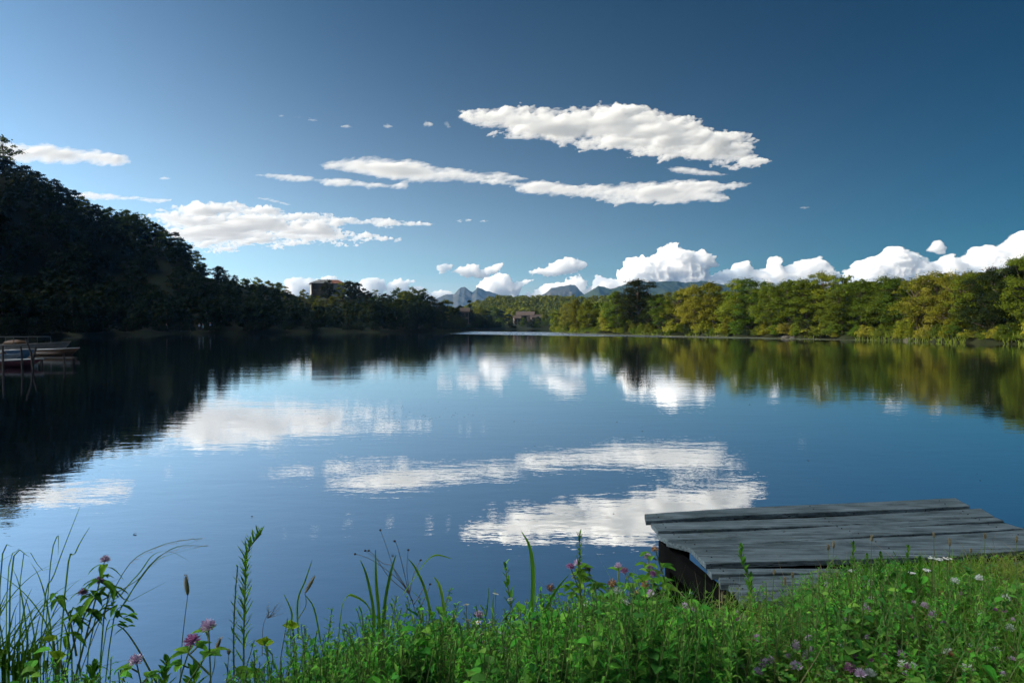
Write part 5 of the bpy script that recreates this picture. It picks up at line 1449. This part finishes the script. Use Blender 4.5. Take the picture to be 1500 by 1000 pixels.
ordn = ['first', 'second', 'third', 'fourth', 'fifth', 'sixth', 'seventh', 'eighth', 'ninth', 'tenth', 'eleventh', 'twelfth', 'thirteenth', 'fourteenth', 'fifteenth', 'sixteenth']
for (kd, zn), L in cnt.items():
    L.sort()
    for i, (px, py, k, hg) in enumerate(L):
        lab = f'{hue[kd]} clover {zn}' if len(L) == 1 else f'{hue[kd]} clover {zn}, {ordn[i]} from the left'
        clover(px, py, k, hg, lab, random.uniform(1.05, 1.35), 'clover flowers ' + zn)

rx = random.Random(31)
for k in range(64):
    px, py = rx.uniform(960, 1500), rx.uniform(868, 996)
    if px < 1090 and py < 895: continue
    kd = rx.choice(['pink', 'pink', 'brown', 'deep', 'brown'])
    nr = 'bank below the planks corner' if px < 1200 else 'lawn'
    clover(px, py, kd, rx.uniform(.06, .13), f'tiny {hue[kd]} clover head low in the {nr}', rx.uniform(.6, .8), f'tiny {hue[kd]} clover heads low in the {nr}')
# tall dark clover at the far left
e = thing('clover_plant', root_at(108, 2.05), 'tall dark branching clover with drooping leaves between the grass tufts', 'clover')
def stemline(mb, e, path, d, r=.0028):
    pts = [rel(at(px, py, d + (i * .0)), e) for i, (px, py) in enumerate(path)]
    out = []
    for i in range(len(pts) - 1):
        for k in range(4):
            t = k / 4
            p0 = pts[max(i - 1, 0)]; p1 = pts[i]; p2 = pts[i + 1]; p3 = pts[min(i + 2, len(pts) - 1)]
            out.append(.5 * ((2 * p1) + (p2 - p0) * t + (2 * p0 - 5 * p1 + 4 * p2 - p3) * t * t + (3 * p1 - p0 - 3 * p2 + p3) * t ** 3))
    out.append(pts[-1]); n = len(out)
    mb.tube(out, [r * (1 - .6 * i / n) for i in range(n)], 5)
    return out
ms_, ml_ = MB(), MB()
d = 2.0
for path in ([(108,1000),(125,935),(138,885),(146,850),(153,822)], [(90,1010),(112,930),(135,880),(160,855)], [(112,960),(100,900),(80,872)], [(125,935),(150,900),(172,885)]):
    stemline(ms_, e, path, d, .0032)
r = random.Random(2)
for (px, py, n_, L) in [(153,826,5,.045),(146,850,8,.06),(135,868,7,.055),(120,890,7,.06),(84,874,6,.05),(160,858,6,.055),(172,885,4,.045),(108,905,6,.05),(140,897,6,.05),(100,930,6,.05)]:
    q = rel(at(px, py, d), e)
    for k in range(n_):
        az = k * 6.28 / n_ + r.random(); leaf(ml_, q + Vector((r.uniform(-.01, .01), 0, r.uniform(-.01, .01))), (math.cos(az), math.sin(az) * .6, r.uniform(-.4, .5)), L * r.uniform(.7, 1.1), L * .33, .7)
ms_.build('stem', F_STEM, e); ml_.build('leaves', F_HERB, e)
for (px, py, k) in ((154,820,'pink'),(145,851,'deep'),(122,868,'deep')):
    hq = link('flower_head', HEADS[k][0], e, rel(at(px, py, d), e))

# grass tufts and arching grasses (each tuft a thing)
F_TALL = foliage('tall_grass', [(0.05, 0.15, 0.02), (0.10, 0.24, 0.02), (0.15, 0.3, 0.03)], trans=.35, objvar=.1)
def blades(name, base_px, depth, paths, label, w_=.006, cat='grass tuft', group=None, part='blade', mat=None, one=False):
    e = thing(name, root_at(base_px, depth), label, cat, group)
    allm = MB()
    for pi, path in enumerate(paths):
        mb = allm if one else MB(); dj = random.uniform(-.05, .05)
        pts = [rel(at(px, py, depth + dj * (i / len(path))), e) for i, (px, py) in enumerate(path)]
        if path[0][1] > 960: pts[0].z = min(pts[0].z, 0.0)
        sm = []
        for i in range(len(pts) - 1):
            for k in range(4):
                t = k / 4; p0 = pts[max(i - 1, 0)]; p1 = pts[i]; p2 = pts[i + 1]; p3 = pts[min(i + 2, len(pts) - 1)]
                sm.append(.5 * ((2 * p1) + (p2 - p0) * t + (2 * p0 - 5 * p1 + 4 * p2 - p3) * t * t + (3 * p1 - p0 - 3 * p2 + p3) * t ** 3))
        sm.append(pts[-1]); n_ = len(sm)
        ws = [w_ * (1.0 if k < n_ * .5 else max(.04, 1 - ((k - n_ * .5) / (n_ * .5)) ** 1.4)) for k in range(n_)]
        side = Vector((1, random.uniform(-.5, .5), 0)) if abs(pts[-1].x - pts[0].x) < abs(pts[-1].z - pts[0].z) else Vector((0.2, .8, .45))
        ribbon(mb, sm, ws, side)
        if not one: mb.build(part, mat or F_TALL, e)
    if one: allm.build(part, mat or F_TALL, e)
    return e
r = random.Random(9)
paths = []
def arc_path(x0, h, ln):
    return [(x0 + ln * (i / 6) ** 2.1, 1012 - (h + 12) * ((i / 6) - .22 * (i / 6) ** 3) / .78) for i in range(7)]
for k in range(60): paths.append(arc_path(r.uniform(-100, 110), r.uniform(30, 115), r.gauss(12, 34)))
for k in range(80): paths.append(arc_path(r.gauss(0, 42), r.uniform(60, 200) * r.uniform(.6, 1), r.gauss(30, 48)))
paths += [[(20,1005),(62,915),(80,840),(117,742)], [(50,1005),(95,870),(110,810),(131,772)], [(5,1000),(10,880),(28,803)], [(-5,1000),(0,860),(21,800)], [(10,1000),(15,860),(43,815)], [(30,1000),(30,850),(62,835),(83,833)], [(40,1005),(70,880),(84,785),(85,812)]]
blades('grass_tuft', 20, 2.0, paths, 'thick tuft of tall dark grass rising highest in the corner of the bank', one=True, part='blades', w_=.0046)
blades('grass_tuft', 140, 2.0, [[(100,1005),(150,960),(172,900),(215,835),(240,815),(300,799)], [(112,1005),(160,950),(185,880),(232,815),(296,790)], [(120,1000),(152,905),(190,880),(243,852)], [(105,1000),(130,950),(178,870),(205,838),(225,812),(250,808),(278,822)], [(95,1000),(120,920),(150,880),(190,860)],[(88,1000),(100,940),(118,890),(150,858),(180,845)]],
       'long grass stems arching over toward the open water with drooping tips', .0042, part='blades', one=True)
# seed grains along the two arching stems
e = thing('seed_grass', root_at(140, 1.99), 'arching grass seed head strung with fine grains, low over the water', 'grass stalk')
mb = MB(); r = random.Random(3)
for path in ([(112,1000),(150,900),(190,825),(232,800),(262,792),(296,788)], [(150,878),(200,850),(225,822),(260,800),(305,800)]):
    pts = stemline(mb, e, path, 1.99, .0014)
sd_ = MB()
for path in ([(190,825),(210,812),(232,800),(262,792),(296,788)], [(215,832),(240,812),(262,803),(300,799)]):
    for k in range(34):
        t = k / 33 * (len(path) - 1.001); i = int(t); q = Vector(path[i]).lerp(Vector(path[i + 1]), t - i)
        c = rel(at(q[0], q[1] + r.uniform(-2, 2), 1.99), e); leaf(sd_, c, (1, r.uniform(-.4, .4), r.uniform(-.1, .5)), .011, .0032, .1)
mb.build('stem', F_STEM, e); sd_.build('seeds', F_SEED, e)

def spike(px, top, bot, base, depth, label, wid=.010, stem_to=None, lean=0):
    e = thing('seed_stalk', root_at(base[0], depth), label, 'grass stalk', 'seed heads on thin stalks')
    ms_ = MB(); stemline(ms_, e, [base, ((base[0] + px) / 2 - 1, (base[1] + bot) / 2), (px + lean, bot)], depth, .0018); ms_.build('stem', F_STEM, e)
    hdm = MB(); A = rel(at(px + lean, bot, depth), e); B = rel(at(px, top, depth), e); rr = random.Random(int(px))
    n_ = 9; hdm.tube([A.lerp(B, k / n_) for k in range(n_ + 1)], [wid / 2 * math.sin(math.pi * (.12 + .8 * k / n_)) for k in range(n_ + 1)], 7)
    for k in range(60):
        t = rr.random(); q = A.lerp(B, t); az = rr.uniform(0, 6.28); leaf(hdm, q + Vector((math.cos(az), math.sin(az), 0)) * wid * .35, (math.cos(az), math.sin(az), 1.2), .006, .002, 0)
    hdm.build('seed_head', F_SEED, e)
spike(272, 843, 871, (264, 1005), 1.95, 'tall brown cylinder seed head on a bent stalk rising alone from the bare gap', .0125, lean=3)
spike(323, 934, 955, (306, 1000), 1.95, 'tilted reddish seed head low beside the pink clover of the gap', .011, lean=-8)
spike(335, 952, 958, (334, 1000), 1.95, 'short dark budded stalk left of the tall bristly plant', .008)
spike(461, 844, 868, (437, 905), 2.2, 'slanting pale seed head beside a thin bare stalk in the weeds', .011, lean=-14)
for px, t, b, lab in [(1213,797,806,'pale seed head against the planks, tallest of the three nearest the weeds'),(1221,792,803,'thin pale seed head against the planks beside two others'),(1277,784,793,'green seed head silhouetted on the middle plank'),(1368,780,787,'small seed head against the wide bowed plank'),(1391,788,800,'pale seed head over the dark gap of the bowed plank'),(1422,803,809,'stubby leaning seed head over the last plank gap'),(1443,781,789,'highest seed head near the end of the planks'),(1489,786,794,'leaning seed head at the frame edge of the planks'),(1134,834,842,'seed head low against the nearest planks'),(1150,845,857,'pale seed head beside the low one at the nearest planks'),(1161,838,846,'small seed head third along the nearest planks'),(1058,866,884,'dry pale seed head in front of the dark underside of the planks')]:
    spike(px, t, b, (px + random.uniform(-3, 3), 905), 2.75, lab, .009)

def bristly(px_path, depth, label, L=.05, n_=60, group=None, w_=.006, low=.2):
    e = thing('leafy_weed', root_at(px_path[0][0], depth), label, 'weed', group)
    ms_, ml_ = MB(), MB(); pts = stemline(ms_, e, px_path, depth, .003)
    r = random.Random(int(px_path[0][0]))
    for k in range(n_):
        t = k / n_; u = t * (len(pts) - 1.01); i = int(u); q = pts[i].lerp(pts[i + 1], u - i)
        if t < low and r.random() < .6: continue
        az = k * 2.4 + r.random() * .5; ll = L * (1 - .45 * t) * r.uniform(.65, 1.2)
        leaf(ml_, q, (math.cos(az), math.sin(az) * .8, .9 + .9 * t), ll, w_ if t < .8 else w_ * .9, -.1 + .25 * r.random())
    ms_.build('stem', F_STEM, e); ml_.build('leaves', F_HERB, e)
    return e
bristly([(357,1005),(357,930),(359,860),(362,810),(383,781)], 2.0, 'tall narrow bristly weed standing alone against the water', .062, 110, w_=.0065)
bristly([(343,1005),(342,940),(344,880),(348,828)], 2.02, 'slimmer bristly stalk close behind the tall lone weed', .03, 36, w_=.005)
bristly([(852,930),(850,880),(849,830),(849,782)], 2.55, 'dark star-leaved weed silhouetted against the cloud reflection', .045, 60, w_=.008, low=.45)
bristly([(762,940),(752,900),(744,860),(740,824)], 2.45, 'sparse leafy stem between the daisies and the water', .055, 22, w_=.014)
for i, (px, py, lab) in enumerate([(1250,796,'leafy weed top tallest against the planks'),(1270,812,'small leafy top just beside the tallest one at the planks'),(1290,810,'star-shaped leafy top near the middle of the planks'),(1330,801,'leafy weed top overlapping the dark gap of the bowed plank'),(1348,818,'low leafy top under the bowed plank'),(1100,843,'low leafy top growing over the planks\' near corner')]):
    bristly([(px, 890), (px - 1, (py + 890) / 2), (px, py)], 2.85, lab, .045, 42, 'leafy weed tops in front of the planks', .009, low=.1)
e = bristly([(1098,890),(1097,850),(1086,820),(1086,800)], 2.8, 'tall leafy stem rising alone over the near corner of the planks', .05, 26, w_=.016)
# reed-like blades
blades('broad_grass', 555, 2.15, [[(556,960),(555,900),(551,850),(550,805)], [(560,960),(563,890),(572,840),(580,812)], [(545,960),(548,900),(538,845),(528,820)], [(495,935),(500,890),(507,874),(516,871),(538,885),(552,918)], [(590,870),(610,840),(625,820),(640,812),(662,818)], [(632,900),(622,860),(608,830),(598,818)], [(652,900),(645,860),(636,845)]], 'cluster of broad grass blades, one bent right over in an arch', .010, one=True, part='blades')
blades('broad_grass', 775, 2.4, [[(772,945),(779,900),(781,840),(776,800),(764,778)], [(785,940),(800,890),(815,862),(832,842)], [(768,945),(760,925),(740,905),(752,893)]], 'single wide upright grass blade taller than the daisies', .016, one=True, part='blades')
blades('broad_grass', 450, 2.2, [[(470,940),(460,890),(446,870)], [(437,935),(436,880),(447,850),(457,820)], [(420,930),(428,900),(416,870)]], 'thin bent grass blades between the bristly weed and the arched blade', .006, one=True, part='blades')
blades('broad_grass', 690, 2.35, [[(700,935),(712,900),(716,860)], [(722,935),(722,890),(724,862)], [(640,935),(650,900),(657,880)], [(745,940),(720,925),(700,930)], [(690,940),(700,915),(716,880)]], 'loose thin grass blades rising among the white daisies', .005, one=True, part='blades')
# dry branched stem
e = thing('dry_stalk', root_at(590, 2.2), 'dry branching stalk with tiny dark seed buds, leaning over the water', 'dry plant')
ms_, hb = MB(), MB()
for path in ([(615,920),(600,870),(580,840),(566,800),(557,776)], [(600,870),(570,845),(550,815),(540,806)], [(600,868),(575,830),(562,825),(535,806)], [(598,865),(590,830),(582,800),(578,792)], [(600,870),(596,835),(598,805)], [(605,880),(585,850),(545,820),(520,811)], [(606,885),(620,860),(612,840)], [(610,900),(625,870),(630,855)], [(600,868),(606,840),(616,820)]):
    stemline(ms_, e, path, 2.2, .0013); q = rel(at(path[-1][0], path[-1][1], 2.2), e); hb.ball(q, .0042, 7, 5, sc=(1, 1, .8))
ms_.build('stem', F_DRY, e); hb.build('seed_buds', surf('dark_buds', (.03, .02, .02)), e)
e = thing('dry_stalk', root_at(405, 2.15), 'wispy reddish panicle of fine grains beside the bristly weed', 'dry plant')
ms_, hb = MB(), MB(); r = random.Random(12)
stemline(ms_, e, [(384,960),(385,920),(392,900),(405,888)], 2.15, .001)
for k in range(26):
    px, py = r.uniform(388, 416), r.uniform(882, 905); stemline(ms_, e, [(392, 905), ((392 + px) / 2 + 2, (905 + py) / 2), (px, py)], 2.15, .0005); leaf(hb, rel(at(px, py, 2.15), e), (1, 0, r.uniform(-.5, 1)), .008, .0025, 0)
ms_.build('stem', F_DRY, e); hb.build('grains', F_SEED, e)
# broad yellow-green leaves (low vine / dock)
def broad(px, py, d, L, label, ang):
    e = thing('broad_leaf_plant', root_at(px, d), label, 'leafy plant', 'broad yellow-green leaves')
    ms_, ml_ = MB(), MB(); q = rel(at(px, py, d), e); ms_.tube(curve_pts((0, 0, 0), q, (.02, 0, 0), 5), .003, 5)
    V = []; n_ = 12; c = q
    for k, a in enumerate(ang):
        dd = Vector((math.cos(a), -.45, math.sin(a))).normalized(); sN = dd.cross(Vector((.1, -1, .5))).normalized()
        pts, ws = [], []
        for i in range(9):
            t = i / 8; pts.append(c + dd * L * t + Vector((0, 0, -.15 * L * t * t))); ws.append(L * .62 * math.sin(math.pi * (.06 + .94 * t) ** .62) + .001)
        ribbon(ml_, pts, ws, sN)
    ms_.build('stem', F_STEM, e); ml_.build('leaf', F_LIME, e)
broad(95, 1010, 1.75, 0.054, 'wide yellow-green leaf lowest in the corner below the tall clover', (1.4,))
broad(88, 960, 1.95, 0.036, 'pair of yellowish leaves behind the tall clover stem', (.5, 2.3, 1.2))
broad(78, 935, 1.98, 0.029, 'small yellowish leaves among the tall dark grass', (.8, 2.6))
broad(390, 940, 2.1, 0.036, 'yellow-green leaves beside the bristly weed', (.4, 1.4, 2.6))
broad(428, 915, 2.15, 0.032, 'pale green leaves heading the weeds left of the arched blade', (.2, 1.6, 2.8))
broad(1135, 965, 2.25, 0.029, 'bright green leaf in the lawn beside two pink clovers', (.5, 2.5))
broad(1235, 980, 2.2, 0.036, 'bright green leaf lying in the lawn above a deep purple clover', (.9,))
broad(720, 955, 2.1, 0.022, 'green leaves low under the white daisies', (.3, 1.5, 2.5))
broad(375, 985, 2.0, 0.036, 'yellow-green leaves at the foot of the tall bristly weed', (.2, 1.0, 2.2, 2.9))
# leafy branch from the gap
e = thing('leafy_weed', root_at(235, 1.95), 'pale thin stem leaning out over the gap with leaves at its tip', 'weed')
ms_, ml_ = MB(), MB(); stemline(ms_, e, [(232,1005),(205,955),(185,925),(172,915)], 1.95, .003); r = random.Random(8)
for (px, py) in ((172,914),(180,905),(184,918),(172,905),(187,900)):
    q = rel(at(px, py, 1.95), e)
    for k in range(3): az = r.uniform(-.5, 3.6); leaf(ml_, q, (math.cos(az), -.2, math.sin(az)), .035, .014, .2)
ms_.build('stem', F_STEM, e); ml_.build('leaves', F_HERB, e)
for i, (px, py, lab) in enumerate([(245,965,'small leafy sprig sagging low beside the bare gap'),(140,975,'leafy sprig low between tall grass and bare gap'),(288,975,'small leafy sprig at the edge of the bare gap under the pink clover')]):
    bristly([(px - 6, 1010), (px - 3, 990), (px, py)], 1.95, lab, .05, 16, 'low leafy sprigs beside the bare gap', .018, low=0)
# daisies
def daisy_mesh():
    a, b = MB(), MB()
    for k in range(13):
        az = k * 6.283 / 13; leaf(a, (math.cos(az) * .002, math.sin(az) * .002, 0), (math.cos(az), math.sin(az), .1), .0085, .0042, .15, .5)
    b.ball((0, 0, .001), .0032, 8, 5, sc=(1, 1, .6)); return a.mesh('petals', P_WHITE), b.mesh('flower_centre', P_YELL)
DP, DC = daisy_mesh()
ds = [(726,869,.3),(747,877,.28),(683,885,.28),(667,902,.26),(686,908,.25),(700,911,.25),(718,911,.24),(696,931,.22),(749,932,.2),(760,916,.22),(782,906,.22),(555,939,.26),(734,925,.2),(675,921,.24),(710,940,.2),(705,928,.2)]
ds.sort(); dn = ['first','second','third','fourth','fifth','sixth','seventh','eighth','ninth','tenth','eleventh','twelfth','thirteenth','fourteenth','fifteenth','last']
for i, (px, py, hg) in enumerate(ds):
    a = (px - 750) / FPX; d = min(lip(a), (CAM_H - .62 - hg) / ((py - 476) / 1000)); p_ = at(px, py, d); g = hz(p_.x, d)
    e = thing('daisy', Vector((p_.x, d, g)), ('highest white daisy with flat open petals, near the upright blade' if (px, py) == (726, 869) else 'white daisy beside the arched grass blade, far from the others' if px == 555 else f'small white daisy in the middle of the bank, {dn[i]} counted from the left'), 'daisy', 'white daisies above the weeds')
    ms_ = MB(); top = p_ - e.location; ms_.tube(curve_pts((0, 0, 0), top, (random.uniform(-.01, .01), 0, 0), 5), .0011, 4); ms_.build('stem', F_STEM, e)
    q = link('petals', DP, e, top); q.rotation_euler = (random.uniform(-.9, .5), random.uniform(-.5, .5), 0); c = link('flower_centre', DC, q)
# yarrow umbels against the planks
for i, (px, py, lab) in enumerate([(1366,817,'flat white flower cluster, left of three in front of the bowed plank'),(1376,819,'flat white flower cluster, middle of three in front of the bowed plank'),(1388,818,'flat white flower cluster, right of three in front of the bowed plank'),(1249,836,'lone flat white flower cluster beside the leafy weed tops'),(1335,839,'small flat white flower cluster low before the bowed plank'),(1357,835,'ragged white flower cluster below the row of three')]):
    d = 2.95; p_ = at(px, py, d); e = thing('yarrow', Vector((p_.x, d, hz(p_.x, d))), lab, 'flower', 'flat white flower clusters')
    ms_, fl = MB(), MB(); top = p_ - e.location; r = random.Random(i)
    ms_.tube([(0, 0, 0), top * .7 , top - Vector((0, 0, .012))], .0018, 5)
    for k in range(26):
        az, rr = r.uniform(0, 6.28), .016 * r.random() ** .5; q = top + Vector((math.cos(az) * rr, math.sin(az) * rr, .002 * r.random()))
        ms_.tube([top - Vector((0, 0, .012)), q], .0006, 3, cap=False); fl.ball(q, .0035, 6, 4, sc=(1, 1, .6))
    ms_.build('stem', F_STEM, e); fl.build('flower_head', P_WHITE, e)
# ------------------------------------------------------------------ air
m, nt, out = newmat('haze_air')
v = nd(nt, 'ShaderNodeVolumePrincipled'); v.inputs['Color'].default_value = (0.14, 0.42, 0.9, 1); v.inputs['Density'].default_value = HAZE; v.inputs['Anisotropy'].default_value = 0.2
nt.links.new(v.outputs[0], out.inputs['Volume'])
mb = MB(); mb.box((0, 60, 158), (9200, 9240, 322)); 
hzb = mb.build('haze', m); tag(hzb, kind='stuff', label='pale blue air between the shore and the mountains', cat='haze')
